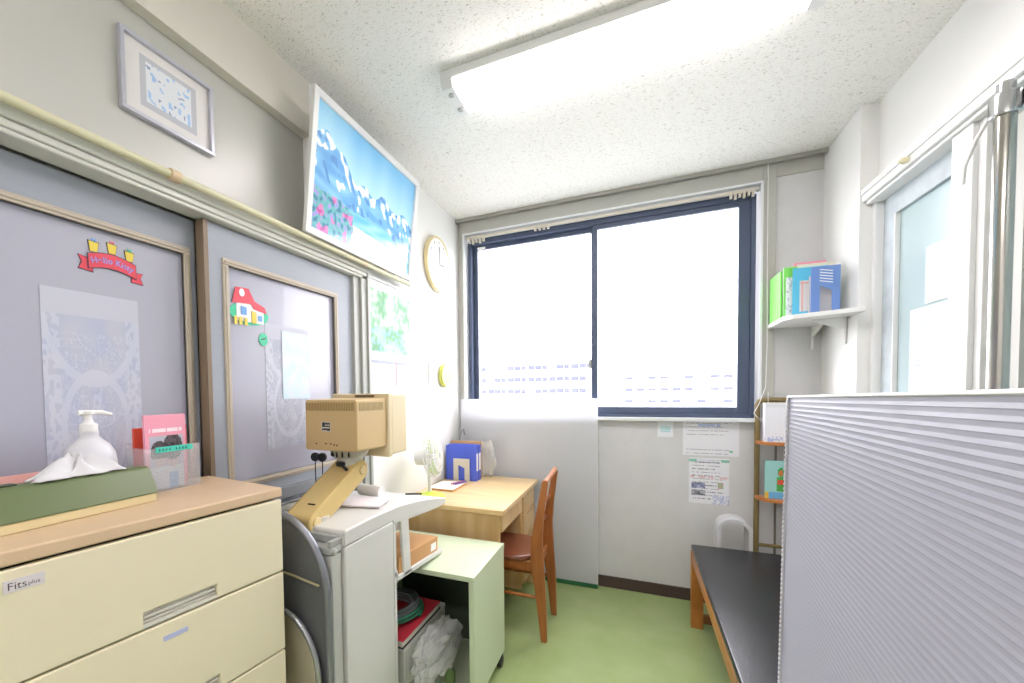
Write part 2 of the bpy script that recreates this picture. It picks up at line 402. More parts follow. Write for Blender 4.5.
# lace curtain pieces showing through / stuck on the frosted glass
def lace(seed, base, white, blue):
    def f(u, v):
        n = noise.noise(Vector((u*6, v*9, seed)))
        n2 = noise.noise(Vector((u*22, v*30, seed+4)))
        c = mixc(base, blue, .5+n)
        cx, cy = u-.5, (v-.35)*1.3
        r = math.hypot(cx, cy)
        ring = abs(r-.33) < .03 or abs(math.hypot(u-.5, (v-.95)*1.3)-.5) < .03
        ring2 = r < .2 and abs(math.sin(math.atan2(cy, cx)*5)*.1+.1-r) < .03
        border = u < .16 or u > .84
        if v > .88: return mixc(base, white, .25)
        if ring or ring2: return mixc(c, white, .45)
        if border and n2 > -.05: return mixc(c, white, .45)
        if abs(n2) < .07 and v < .8: return mixc(c, white, .4)
        return c
    return f
tag(art('lace_panel', M_print, None, (-1.3265, .540, 1.08), (0, .222, 0), (0, 0, .545), 100, 220, lace(1, hx('BDC0CE'), hx('D6D8E2'), hx('B2B9CF'))),
    'tall panel of white floral lace pattern on the left sliding door glass', 'lace')
tag(art('lace_panel', M_print, None, (-1.2815, 1.18, 1.14), (0, .235, 0), (0, 0, .48), 90, 170, lace(6, hx('B4B8C6'), hx('D6D8E2'), hx('A9AEC0'))),
    'narrow lace pattern panel on the right sliding door glass', 'lace')
tag(art('paper_sheet', M_print, None, (-1.2795, 1.262, 1.33), (0, .15, 0), (0, 0, .27), 15, 27, lambda u, v: mixc(hx('D8DCE8'), hx('C9E0EC'), .5+noise.noise(Vector((u*4, v*6, 3))))),
    'pale blue white paper sheet behind the lace on the right door', 'paper')

# ---- stickers
def blob_mesh(pts, x, th=.0015):
    return MB().prism(pts, 'x', x, x+th)
def disc(cy, cz, ry, rz_, n=20): return [(cy+ry*math.cos(k*2*math.pi/n), cz+rz_*math.sin(k*2*math.pi/n)) for k in range(n)]
K = {k: mat('sticker_'+k, v, .4) for k, v in dict(red='E0495A', pink='F0788A', yellow='E6CE4E', green='3FC79A', white='F3F3F5', blue='6FA6E0', dark='54485A', lilac='9A90D8').items()}
X1 = -1.327
rb = thing('ribbon_sticker', 'red ribbon banner sticker with lilac lettering and yellow tags on the left door', 'sticker', (X1, .70, 1.70))
def arcpt(t, off):  # banner arc
    return (.643+.115*t, 1.712+off+.012*math.sin(math.pi*t)-.004*t)
up = [arcpt(k/10, .018) for k in range(11)]; dn = [arcpt(k/10, -.02) for k in range(10, -1, -1)]
def grow(pts, d):
    cx = sum(p[0] for p in pts)/len(pts); cz = sum(p[1] for p in pts)/len(pts)
    return [(p[0]+d*(1 if p[0] > cx else -1), p[1]+d*(1 if p[1] > cz else -1)) for p in pts]
tl = [(.622, 1.722), (.650, 1.716), (.653, 1.684), (.622, 1.688), (.630, 1.705)]
tr = [(.750, 1.706), (.778, 1.706), (.771, 1.692), (.778, 1.676), (.748, 1.678)]
for nm, pts, xx in (('ribbon_tail', tl, X1), ('ribbon_tail', tr, X1), ('ribbon', up+dn, X1+.003)):
    blob_mesh(grow(pts, .002), xx).build(nm+'_outline', K['dark'], rb)
    blob_mesh(pts, xx+.0015).build(nm, K['red'], rb)
s = 'Hello Kitty'
adv = {'H': .74, 'e': .58, 'l': .27, 'o': .6, ' ': .28, 'K': .68, 'i': .27, 't': .38, 'y': .55}
run = .0; tot = sum(adv[c] for c in s)
for ch in s:
    if ch != ' ':
        t = .06+.88*run/tot; p = arcpt(t, -.008)
        sl = math.atan2(.012*math.pi*math.cos(math.pi*t)-.004, .115)
        text('letter', ch, K['lilac'], rb, (X1+.0065, p[0], p[1]), (0, math.cos(sl), math.sin(sl)), (0, -math.sin(sl), math.cos(sl)), .0215, bold=.035)
    run += adv[ch]
for k, t in enumerate((.12, .5, .88)):
    p = arcpt(t, .034)
    blob_mesh([(p[0]-.013, p[1]+.017), (p[0]-.009, p[1]-.013), (p[0]+.009, p[1]-.013), (p[0]+.014, p[1]+.015)], X1).build('tag_outline', K['dark'], rb)
    blob_mesh([(p[0]-.011, p[1]+.015), (p[0]-.008, p[1]-.012), (p[0]+.008, p[1]-.012), (p[0]+.012, p[1]+.013)], X1+.0015).build('yellow_tag', K['yellow'], rb)
    blob_mesh([(p[0]-.006, p[1]+.023), (p[0]-.004, p[1]+.014), (p[0], p[1]+.018), (p[0]+.004, p[1]+.014), (p[0]+.006, p[1]+.023), (p[0], p[1]+.02)], X1+.003).build('tag_bow', (K['blue'], K['pink'], K['green'])[k], rb)
X2 = -1.282
hs = thing('house_sticker', 'colourful cottage sticker with red roof on the right sliding door', 'sticker', (X2, 1.11, 1.66))
def st(root, name, pts, colr, lay): return blob_mesh(pts, X2+.0015*lay).build(name, K[colr], root)
st(hs, 'bush', disc(1.115, 1.642, .085, .04), 'green', 0)
st(hs, 'house_wall', [(1.058, 1.612), (1.175, 1.612), (1.175, 1.665), (1.058, 1.69)], 'white', 1)
st(hs, 'roof', [(1.04, 1.672), (1.055, 1.728), (1.11, 1.732), (1.135, 1.69), (1.18, 1.675), (1.19, 1.652), (1.13, 1.662), (1.12, 1.678)], 'red', 2)
st(hs, 'round_window', disc(1.08, 1.712, .011, .014), 'white', 3)
st(hs, 'window', [(1.075, 1.635), (1.098, 1.635), (1.098, 1.662), (1.075, 1.665)], 'blue', 3)
st(hs, 'window', [(1.15, 1.622), (1.167, 1.622), (1.167, 1.642), (1.15, 1.642)], 'blue', 3)
st(hs, 'door', [(1.12, 1.61), (1.14, 1.61), (1.14, 1.65), (1.12, 1.655)], 'yellow', 3)
for y in (1.045, 1.065, 1.088): st(hs, 'fence_post', [(y, 1.598), (y+.012, 1.598), (y+.012, 1.625), (y, 1.625)], 'yellow', 4)
bs = thing('round_sticker', 'round mint green sticker beside the lace on the right door', 'sticker', (X2, 1.155, 1.565))
st(bs, 'disc', disc(1.172, 1.556, .020, .024), 'green', 1)
st(bs, 'mark', [(1.162, 1.557), (1.182, 1.563), (1.183, 1.559), (1.163, 1.553)], 'dark', 2)

# ---- picture pipe on the lintel
pp = thing('picture_pipe', 'cream painted pipe running above the sliding doors', 'pipe', (-1.2, .9, 1.975))
MB().tube([(-1.2, -1.5, 1.975), (-1.2, 2.16, 1.975)], .0115, 14).build('pipe', mat('cream_pipe', 'D3CFAE', .35), pp, smooth=True)
MB().lathe([(.001, 0), (.013, 0), (.013, .02), (.004, .026)], (-1.2, 2.16, 1.975), 'y', 14).build('end_cap', M_white, pp, smooth=True)
for y, rb_ in ((.8, .0165), (1.72, .0126)):
    MB().tube([(-1.2, y-.014, 1.975), (-1.2, y+.014, 1.975)], rb_, 14).tube([(-1.2, y, 1.975), (-1.235, y, 1.975)], .006, 8).build('bracket', mat('peach_bracket', 'DCC3A0', .5), pp, smooth=True)

# ---- framed small drawing
X3 = -1.289
fr = thing('framed_drawing', 'small silver frame with pale blue drawing high on the left wall', 'picture frame', (X3, .85, 2.14))
a0, a1, b0, b1 = .712, .988, 2.138, 2.36
MB().box(X3, X3+.018, a0, a1, b0, b0+.012).box(X3, X3+.018, a0, a1, b1-.012, b1).box(X3, X3+.018, a0, a0+.012, b0+.012, b1-.012).box(X3, X3+.018, a1-.012, a1, b0+.012, b1-.012).build('frame', mat('silver_frame', 'C2C3CE', .3, metal=.3), fr, bevel=.002)
def draw(u, v):
    if not (.17 < u < .83 and .14 < v < .86): return hx('E6E3E1')
    if not (.24 < u < .77 and .22 < v < .80): return hx('C2C4CC')
    c = hx('E4E8EE'); n = noise.noise(Vector((u*17, v*13, 2)))
    if n > .30: c = hx('A9C9EC')
    if n < -.48: c = hx('9AA6C2')
    return c
art('drawing', M_gprint, fr, (X3+.006, a0+.012, b0+.012), (0, a1-a0-.024, 0), (0, 0, b1-b0-.024), 60, 44, draw)

# ---- big leaning poster of mountains
def mountains(u, v):
    ridge = .62+.16*noise.noise(Vector((u*3.2, 1.3, 0)))+.10*noise.noise(Vector((u*9, 4.3, 0)))+.2*(.5-u)
    low = .36+.10*noise.noise(Vector((u*4, 8, 0)))-.1*u
    if v > ridge:
        return mixc(hx('5FB4EE'), hx('A6DDF6'), 1-(v-ridge)*2.4)
    if v > low:
        n = noise.noise(Vector((u*9+v*6, v*12, 5)))
        t = (ridge-v)/.3
        st_ = noise.noise(Vector((u*26+v*10, v*9-u*8, 15)))
        if n*.6+st_ > .02+t*.5: return hx('F2F8FC')
        if st_ < -.3: return hx('3E7FCB')
        return mixc(hx('4C96DC'), hx('79C3EE'), .5+n*1.3)
    if u < .34+.05*noise.noise(Vector((v*9, 2, 2))) and v < .46-u*.5+.06*noise.noise(Vector((u*14, 1, 5))):
        a = noise.noise(Vector((u*34, v*22, 3))); b_ = noise.noise(Vector((u*20, v*15, 11)))
        if b_ > .25: return hx('D878BE') if a > -.1 else hx('B84C9C')
        if a > .25: return hx('9A8ADA')
        if a < -.25: return hx('2F6E96')
        return mixc(hx('3F93AE'), hx('6FC0BC'), .5+a)
    if .30 < u < .78 and v < .20-.06*(u-.3): return hx('EEF6FA')
    n = noise.noise(Vector((u*7, v*16, 9)))
    return mixc(hx('4FB3DC'), hx('8FD6EA'), .5+n*1.2)
po = thing('mountain_poster', 'large white framed poster of blue snowy mountains leaning above the doors', 'poster', (-1.19, 1.73, 1.99))
b = Vector((-1.196, 1.30, 1.988)); U = Vector((0, .845, 0)); V = Vector((.066, .0, .543)); nrm = U.cross(V).normalized()
def plank(mb, o, u, v, n, t):
    p = [o, o+u, o+u+v, o+v]; q = [x+n*t for x in p]
    mb.poly([tuple(x) for x in p+q], [(0, 3, 2, 1), (4, 5, 6, 7), (0, 1, 5, 4), (1, 2, 6, 5), (2, 3, 7, 6), (3, 0, 4, 7)]); return mb
fw = .028; un, vn = U.normalized(), V.normalized()
m = MB()
plank(m, b, U, vn*fw, nrm, .018); plank(m, b+V-vn*fw, U, vn*fw, nrm, .018)
plank(m, b+vn*fw, un*fw, V-vn*2*fw, nrm, .018); plank(m, b+U-un*fw+vn*fw, un*fw, V-vn*2*fw, nrm, .018)
m.build('frame', M_whitep, po, bevel=.002)
plank(MB(), b+un*fw*.5+vn*fw*.5, U-un*fw, V-vn*fw, nrm, .004).build('backing', M_paper, po)
_m0 = mountains
def mountains(u, v): return mixc(_m0(u, v), (1, 1, 1), .18)
art('print', M_gprint, po, b+un*fw+vn*fw+nrm*.006, U-un*2*fw, V-vn*2*fw, 220, 144, mountains)
for y in (1.5, 1.95): MB().tube([(-1.1375, y, 2.50), (-1.249, y, 2.55)], .003, 6).build('hanging_cord', M_white, po)

# ---- calendar poster hanging below the pipe
def forest(u, v):
    if v < .40 or v > .93:
        if v < .33 and (abs(u-.62) < .02) and v > .12: return hx('C98A90')
        if .30 < v < .33 and u < .9: return hx('9DA3B4')
        return hx('E6E7E9')
    n = noise.noise(Vector((u*5, v*8, 2))); n2 = noise.noise(Vector((u*16, v*22, 7)))
    c = mixc(hx('5FA070'), hx('CFE8D2'), .5+n+n2*.8)
    if v < .62 and n2 > 0: c = mixc(c, hx('79A8D0'), .6)
    return c
cp = thing('calendar', 'green landscape calendar poster on the white wall below the large mountain poster', 'calendar', (-1.245, 2.0, 1.3))
art('sheet', M_print, cp, (-1.2485, 1.812, 1.32), (0, .432, 0), (0, 0, .62), 50, 70, forest, thick=.0015)
MB().box(-1.249, -1.24, 1.808, 2.248, 1.94, 1.952).build('top_strip', M_white, cp)

# ---- clock
ck = thing('wall_clock', 'round wall clock with gold rim and white face', 'clock', (-1.25, 2.62, 2.03))
cc = (-1.25, 2.62, 2.215)
MB().lathe([(.170, 0), (.182, .006), (.182, .028), (.179, .034), (.173, .034), (.170, .03)], cc, 'x', 48).build('rim', mat('gold_rim', 'E2D2A2', .3, metal=.4), ck, smooth=True)
MB().lathe([(.167, .004), (.167, .030), (.001, .031)], cc, 'x', 48).build('face', M_white, ck)
MB().box(-1.2185, -1.217, 2.616, 2.624, 2.215, 2.33).build('hand', M_dark, ck)
MB().box(-1.2185, -1.217, 2.62, 2.70, 2.211, 2.219).build('hand', M_dark, ck)
for k in range(12):
    a = k*math.pi/6; y, z = cc[1]+.143*math.sin(a), cc[2]+.143*math.cos(a); MB().box(-1.219, -1.218, y-.005, y+.005, z-.009, z+.009).build('hour_mark', M_grey, ck)

# ---- thermometer dial, switch plates
th = thing('round_thermometer', 'round lime rimmed dial on the white wall beside the window', 'thermometer', (-1.25, 2.70, 1.38))
tc_ = (-1.25, 2.72, 1.465)
MB().lathe([(.07, 0), (.082, .006), (.082, .022), (.074, .03), (.066, .028)], tc_, 'x', 36).build('rim', mat('lime_rim', 'C9CF5E', .35), th, smooth=True)
MB().lathe([(.068, .004), (.068, .024), (.001, .026)], tc_, 'x', 36).build('face', M_white, th)
sw = thing('switch_plate', 'pale double switch plate on the left wall below the clock', 'switch', (-1.25, 2.52, 1.39))
MB().box(-1.25, -1.243, 2.49, 2.56, 1.40, 1.545).build('plate', mat('plate_ivory', 'DEDDD6', .4), sw, bevel=.003)
MB().box(-1.243, -1.239, 2.51, 2.54, 1.43, 1.465).build('rocker', M_white, sw, bevel=.002); MB().box(-1.243, -1.239, 2.51, 2.54, 1.48, 1.515).build('rocker', M_white, sw, bevel=.002)
sw = thing('switch_plate', 'slim white switch plate between the round dial and the window', 'switch', (-1.25, 2.86, 1.39))
MB().box(-1.25, -1.243, 2.87, 2.93, 1.37, 1.50).build('plate', mat('plate_ivory', 'DEDDD6', .4), sw, bevel=.003)
MB().box(-1.243, -1.239, 2.885, 2.915, 1.41, 1.46).build('rocker', M_white, sw, bevel=.002)

# ---- ceiling lamp
def ceiling_light(x0, x1, y0, y1, label, power=LAMP_POWER):
    t = thing('ceiling_light', label, 'ceiling light', ((x0+x1)/2, (y0+y1)/2, ZC), group=None)
    MB().box(x0, x1, y0, y1, 2.615, ZC).build('housing', M_whitep, t, bevel=.003)
    em = mat('lamp_diffuser_%d' % power, 'FFF6F7', .5, emit=power)
    MB().prism([(y0+.012, 2.6145), (y1-.012, 2.6145), (y1-.022, 2.59), (y0+.022, 2.59)], 'x', x0+.05, x1-.05).build('diffuser', em, t)
    for xa, xb in ((x0, x0+.0495), (x1-.0495, x1)): MB().prism([(y0, 2.6145), (y1, 2.6145), (y1-.02, 2.588), (y0+.02, 2.588)], 'x', xa, xb).build('end_cap', M_whitep, t, bevel=.002)
    for yy in (y0+.06, y1-.06): MB().lathe([(.012, 0), (.012, -.004), (.008, -.006)], (x0+.025, yy, 2.588), 'z', 14).build('tube_socket', M_grey, t)
    return t
ceiling_light(-.73, .56, 1.60, 1.82, 'long bright fluorescent ceiling light with white casing')

ceiling_light(-.73, .56, -.95, -.73, 'unseen second fluorescent ceiling light added behind the viewer to brighten the foreground', 23)  # out of view, added and set brighter to lift the foreground light

# ---- right wall: glazed sliding windows
WXR = .972
tf = struct(MB().box(.957, 1.02, -1.0, 2.618, 2.236, 2.262).box(.962, 1.04, -1.0, 2.618, 2.204, 2.236).box(.975, 1.1, -1.0, 2.618, 2.190, 2.204).build('trim_5', M_whitep, bevel=.003))
rw = struct(MB().box(1.0, 1.1, 2.59, 2.62, 1.2, 2.19).box(1.0, 1.1, 1.92, 2.06, 1.2, 2.19).box(1.0, 1.1, -1.0, 2.62, 1.2, 1.25).box(.985, 1.0, 1.95, 2.05, 1.25, 2.19)
            .box(1.0, 1.1, .6, .68, 1.2, 2.19).build('window_2', M_whitep, bevel=.002))
M_rg = mat('pale_blue_obscured_glass', 'B4C8CC', .22, spec=.6, bump=.08, bscale=120)
MB().box(1.045, 1.055, 2.06, 2.59, 1.25, 2.19).build('pane', M_rg, rw)
MB().box(1.06, 1.07, .68, 1.92, 1.25, 2.19).build('pane', M_rg, rw)
f = MB().box(1.03, 1.045, 2.50, 2.59, 1.25, 2.19).box(1.03, 1.045, 2.06, 2.50, 2.10, 2.19).build('tape_border', mat('masking_film', 'BFC9CF', .6, var=.12, vscale=18), rw)
MB().box(1.028, 1.0445, 2.492, 2.50, 1.25, 2.10).build('white_bead', M_whitep, rw)
MB().box(1.028, 1.06, 1.82, 1.92, 1.25, 2.19).build('sash_edge', M_casing, rw)
for o, uu, vv, sd, lb in (((1.044, 2.40, 1.26), -.30, .40, 3, 'white printed sheet low on the right hand window glass'), ((1.042, 2.30, 1.67), -.22, .22, 9, 'white printed sheet above another on the right hand window glass')):
    tag(art('notice', M_print, None, o, (0, uu, 0), (0, 0, vv), 34, 60, textlines(hx('F2F4F5'), hx('BFC6CE'), 18, .6, .1, sd), thick=.001), lb, 'notice')
kn = MB().lathe([(.001, -.012), (.010, -.014), (.014, -.026), (.010, -.036), (.004, -.042)], (.975, 2.25, 2.222), 'x', 16)
tag(kn.build('peg', mat('cream_knob', 'E0D9B6', .4), smooth=True), 'small cream knob on the header rail of the right hand window', 'knob')
# chrome pole
pl = thing('metal_pole', 'tall polished metal pole with clamp and hook beside the right hand window', 'pole', (.93, 1.722, 0))
px, py = .932, 1.722
MB().tube([(px, py, .03), (px, py, 2.11)], .0215, 20).build('pole', mat('polished_tube', 'B5B2AC', .18, metal=1), pl, smooth=True)
MB().lathe([(.084, 0), (.084, .012), (.04, .03), (.024, .034)], (px, py, .0), 'z', 28).build('base', M_steel, pl, smooth=True)
MB().lathe([(.028, 0), (.031, .004), (.031, .055), (.026, .062), (.018, .064), (.018, .09), (.01, .094)], (px, py, 2.09), 'z', 24).build('clamp', M_chrome, pl, smooth=True)
MB().box(px+.02, px+.052, py-.06, py-.02, 2.10, 2.155).build('lever', M_chrome, pl, bevel=.006)
MB().tube([(px-.02, py+.01, 2.11), (px-.03, py+.05, 2.06), (px-.035, py+.085, 2.0), (px-.035, py+.09, 1.95)], .005, 8).build('hook', M_white, pl, smooth=True)

# ================================================================== FURNITURE
# ---- chest of drawers (turned a little)
CA = math.atan2(-.072, .55)   # front edge direction
cr0 = Vector((-.905, .866, 0)); ud = Vector((-.130, -.9915, 0)); vd = Vector((-.9915, .130, 0))
ch = local_thing('drawer_chest', 'cream plastic chest of drawers with tan wooden top against the sliding doors', 'chest of drawers', tuple(cr0))
def CT(mb):   # local: x along the front (towards the viewer), y into the wall, z up
    return mb.xf(Matrix(((ud.x, vd.x, 0, 0), (ud.y, vd.y, 0, 0), (0, 0, 1, 0), (0, 0, 0, 1))))
W, Dp = .86, .35
CT(MB().box(.002, W-.002, .02, Dp, .012, 1.06)).build('body', M_cream, ch, bevel=.004)
CT(MB().box(.006, W-.006, .004, .02, .03, 1.058)).build('gap_shadow_board', M_dark, ch)
CT(MB().box(-.004, W+.004, -.010, Dp+.003, 1.066, 1.092)).build('top_board', M_chtop, ch, bevel=.004, seg=3)
hw0, hw1 = .185, .340
for (z0, z1) in ((.862, 1.060), (.642, .857), (.422, .637), (.202, .417), (.012, .197)):
    hz = z0+.034
    if z1 > .6:
        d = MB().prism([(0, z0), (hw0, z0), (hw0, hz), (hw1, hz), (hw1, z0), (W, z0), (W, z1), (0, z1)], 'y', -.012, .006)
    else:
        d = MB().box(0, W, -.012, .006, z0, z1)
    dr = CT(d).build('drawer', M_cream, ch)
    b2 = dr.modifiers.new('bevel', 'BEVEL'); b2.width = .003; b2.segments = 2; b2.limit_method = 'ANGLE'
    if z1 > .6:
        hb = MB().box(hw0, hw1, -.002, .006, z0+.001, hz).box(hw0, hw1, -.010, .0, z0+.0005, z0+.008).box(hw0+.002, hw1-.002, -.006, 0, z0+.012, z0+.016).box(hw0+.002, hw1-.002, -.009, 0, z0+.022, z0+.026)
        part_label(CT(hb).build('handle', mat('pale_handle', 'DAD7CB', .35), dr), 'pale grey ribbed handle recess')
lb = CT(MB().box(.490, .542, -.0135, -.011, 1.022, 1.043)).build('name_plate', mat('silver_plate', 'DCD6D8', .4), ch)
def chp(x, y, z): v = ud*x+vd*y; return (v.x, v.y, z)
text('lettering', 'Fits', mat('ink_dark', '4A4648', .5), ch, chp(.538, -.0137, 1.026), -ud, (0, 0, 1), .018)
text('lettering', 'plus', mat('ink_dark', '4A4648', .5), ch, chp(.512, -.0137, 1.027), -ud, (0, 0, 1), .010)
sl_ = CT(MB().box(.255, .305, -.0132, -.0118, .818, .828)).build('sticker', mat('lilac_label', 'B9BFE2', .5), ch)

# ---- things on the chest
ZT = 1.0925
gb = thing('lidded_box', 'long cream box with olive green sloping lid on the tan chest top', 'box', (-1.15, .42, ZT), .0)
gy0, gy1 = .02, .645
MB().prism([(-1.075, ZT), (-1.075, ZT+.020), (-1.160, ZT+.020), (-1.160, ZT)], 'y', gy0, gy1).build('base', M_crbox, gb, bevel=.002)
MB().prism([(-1.072, ZT+.020), (-1.075, ZT+.026), (-1.103, ZT+.076), (-1.112, ZT+.083), (-1.152, ZT+.083), (-1.162, ZT+.076), (-1.162, ZT+.020)], 'y', gy0-.002, gy1+.004).build('lid', M_lid, gb, bevel=.003, seg=3)
MB().box(-1.15, -1.125, .36, .41, ZT+.083, ZT+.086).build('lid_slot', mat('lid_slot_dark', '39482E', .4), gb, bevel=.001)
tag(MB().prism([(-1.225, ZT), (-1.225, ZT+.06), (-1.235, ZT+.088), (-1.25, ZT+.088), (-1.25, ZT)], 'y', -.02, .50).build('pink_box', mat('pink_plastic', 'DDA49C', .45), bevel=.003),
    'pink plastic box edge behind the long green lidded box', 'box')
bt = thing('pump_bottle', 'white pump bottle standing behind the green lidded box', 'bottle', (-1.17, .592, ZT))
bt2 = (-1.178, .56, ZT)
ob = MB().lathe([(.001, 0), (.042, 0), (.046, .006), (.047, .08), (.044, .10), (.034, .118), (.022, .128), (.0165, .134), (.0165, .145)], (0, 0, 0), 'z', 36)
ob.xf(Matrix.Translation((-1.206, .572, ZT+.078-.078)) @ Matrix.Diagonal((.85, 1.2, 1.2, 1))).build('bottle', mat('milky_plastic', 'E9EAEE', .3, translucent=.25), bt, smooth=True)
MB().lathe([(.018, 0), (.018, .018), (.011, .022), (.008, .03), (.008, .042), (.014, .043), (.014, .05), (.004, .052)], (-1.206, .572, ZT+.173), 'z', 24).build('pump_cap', M_white, bt, smooth=True)
MB().tube([(-1.206, .552, ZT+.219), (-1.200, .597, ZT+.219), (-1.196, .617, ZT+.213)], [.007, .006, .004], 10).build('nozzle', M_white, bt, smooth=True)
# crumpled white cloth
def cloth(cx, cy, cz, sx, sy, h, seed, n=30):
    mb = MB(); g = []
    for j in range(n+1):
        row = []
        for i in range(n+1):
            u, v = i/n*2-1, j/n*2-1; r = max(abs(u), abs(v)); 
            a = math.atan2(v, u)
            z = h*(1-r**1.6)*(.75+.3*math.sin(a*7+seed))+h*.12*noise.noise(Vector((u*3, v*3, seed)))
            row.append(mb.bm.verts.new((cx+sx*u*(1+.12*math.sin(a*7)), cy+sy*v*(1+.12*math.cos(a*6)), cz+max(0, z))))
        g.append(row)
    for j in range(n):
        for i in range(n): mb.bm.faces.new((g[j][i], g[j][i+1], g[j+1][i+1], g[j+1][i]))
    return mb
clo = cloth(-1.132, .515, ZT+.085, .026, .078, .050, 2).build('tissue', mat('white_tissue', 'EDEDF0', .9, translucent=.2), smooth=True)
s_ = clo.modifiers.new('s', 'SOLIDIFY'); s_.thickness = .0015
tag(clo, 'crumpled white tissue pulled up from the top of the green lidded box', 'tissue')
# clear holder with booklets
HX = -1.165
hd = thing('leaflet_holder', 'clear ribbed plastic holder with mint label on the chest top', 'holder', (HX, .76, ZT))
hy0, hy1 = .668, .822
h = MB().box(HX, HX+.0025, hy0, hy1, ZT, ZT+.118).box(HX-.075, HX-.0725, hy0, hy1, ZT, ZT+.13).box(HX-.0725, HX, hy0, hy0+.0025, ZT, ZT+.12).box(HX-.0725, HX, hy1-.0025, hy1, ZT, ZT+.12).box(HX-.0725, HX, hy0, hy1, ZT, ZT+.0025)
for k in range(20): h.box(HX+.0025, HX+.0042, hy0+.004, hy1-.004, ZT+.008+k*.005, ZT+.0098+k*.005)
h.build('case', M_clear, hd)
lab = MB().box(HX+.0026, HX+.0040, hy0+.030, hy1-.022, ZT+.105, ZT+.120).build('label_strip', mat('mint_label', '4FD3BE', .5), hd)
for k in range(9): 
    if k != 4: MB().box(HX+.0041, HX+.0046, hy0+.038+k*.009, hy0+.042+k*.009, ZT+.1085, ZT+.1155).build('letter_stroke', mat('ink_green', '2A7F76', .5), hd)
def photo(u, v):
    if v > .72 or u < .1 or u > .93:
        if .76 < v < .81 and .1 < u < .9 and rnd(int(u*30)) < .8: return hx('F9E6EC')
        return hx('EFA3B7')
    for cx, cy, rr in ((.32, .50, .2), (.66, .56, .24)):
        if math.hypot((u-cx), (v-cy)*1.3) < rr and v > .42-.1*(cx > .5): return mixc(hx('3A3338'), hx('6B6064'), rnd(int(u*20), int(v*24)))
    for cx, cy, rr in ((.36, .40, .14), (.66, .40, .15)):
        if math.hypot(u-cx, (v-cy)*1.3) < rr: return hx('CFB9B4')
    if v < .3: return hx('D6DCE6') if not (.55 < u < .78 and v < .22) else hx('8DB6E2')
    return hx('B9BAC8')
bk = thing('pink_booklet', 'pink booklet with a photo cover standing in the clear holder', 'booklet', (HX-.02, .74, ZT))
MB().box(HX-.022, HX-.014, hy0+.014, hy1-.03, ZT+.003, ZT+.206).build('pages', mat('pink_cover', 'EFA3B7', .5), bk)
art('cover', M_print, bk, (HX-.0138, hy0+.014, ZT+.003), (0, hy1-hy0-.044, 0), (0, 0, .203), 40, 60, photo, thick=.0005)
tag(MB().box(HX-.050, HX-.042, hy0+.004, hy1-.008, ZT+.003, ZT+.172).build('red_booklet', mat('red_orange_cover', 'E0553F', .5)), 'orange red booklet standing behind the pink one in the holder', 'booklet')

# ---- folding chair between chest and cart
fc = thing('folding_chair', 'folded grey metal folding chair squeezed between chest and equipment cart', 'chair', (-1.0, .98, 0))
def arch(x0, x1, ztop, y0, ytop, r, n=14, z0=.03):
    """inverted U path in a plane that leans with height"""
    pts = []
    Y = lambda z: y0+(ytop-y0)*z/ztop
    pts.append((x1, Y(z0), z0))
    cx = x1-r
    for k in range(n+1):
        a = k*math.pi/2/n; z = ztop-r*1.25+r*1.25*math.sin(a); pts.append((cx+r*math.cos(a), Y(z), z))
    for k in range(n+1):
        a = math.pi/2+k*math.pi/2/n; z = ztop-r*1.25+r*1.25*math.sin(a); pts.append((x0+r+r*math.cos(a), Y(z), z))
    pts.append((x0, Y(z0), z0))
    return pts
pa = arch(-1.235, -.822, .985, .975, .955, .19)
MB().tube(pa, .011, 12).build('outer_frame', mat('grey_tube', '8B8E96', .3, metal=.5), fc, smooth=True)
pp2 = [(p[0], p[2]) for p in arch(-1.225, -.832, .975, 0, 0, .185) ]
MB().prism(pp2, 'y', .966, .972).build('backrest', mat('dark_grey_shell', '686A6C', .5), fc, bevel=.002)
pa2 = arch(-1.19, -.848, .70, .957, .938, .15)
MB().tube(pa2, .009, 12).build('seat_frame', mat('light_tube', 'B4B6BC', .25, metal=.7), fc, smooth=True)
pp3 = [(p[0], p[2]) for p in arch(-1.185, -.856, .69, 0, 0, .145)]
MB().prism(pp3, 'y', .938, .950).build('seat', mat('khaki_seat', 'B3AB92', .6), fc, bevel=.003)
MB().tube([(-1.2, .957, .80), (-1.05, .955, .812), (-.95, .955, .80), (-.85, .955, .785)], .0035, 6).build('crossbar', mat('cream_wire', 'BDB48F', .5), fc, smooth=True)
MB().box(-.838, -.812, .945, .975, .0, .06).build('foot', M_grey, fc, bevel=.003); MB().box(-1.24, -1.215, .945, .975, .0, .06).build('foot', M_grey, fc, bevel=.003)

# ---- equipment cart
XC = -.82; XL = -1.225
ec = thing('equipment_cart', 'light grey enamel equipment cart with overhanging top and side shelf', 'cart', (-1.02, 1.15, 0))
MB().box(XL, XC, 1.042, 1.325, .06, .872).build('column', M_lgrey, ec, bevel=.004)
MB().box(XL+.02, XC-.02, 1.05, 1.32, .02, .06).build('plinth', M_grey, ec)
prof = [(1.040, .874), (1.042, .920), (1.05, .925), (1.20, .927), (1.36, .922), (1.50, .907), (1.64, .884), (1.79, .852), (1.797, .846), (1.795, .822), (1.70, .824), (1.56, .836), (1.42, .850), (1.33, .862), (1.325, .872)]
MB().prism(prof, 'x', XL, XC).build('top_slab', M_lgrey, ec, bevel=.006, seg=3)
MB().box(XL, XC-.01, .99, 1.036, .06, .862).build('rear_box', M_lgrey2, ec, bevel=.004)
sb = MB().box(XL, XC-.008, .985, 1.037, .866, .888).box(XC-.022, XC-.008, .985, 1.037, .888, .908).box(XL, XC-.022, 1.022, 1.037, .888, .912)
sb.build('front_tray', M_grey, ec, bevel=.003)
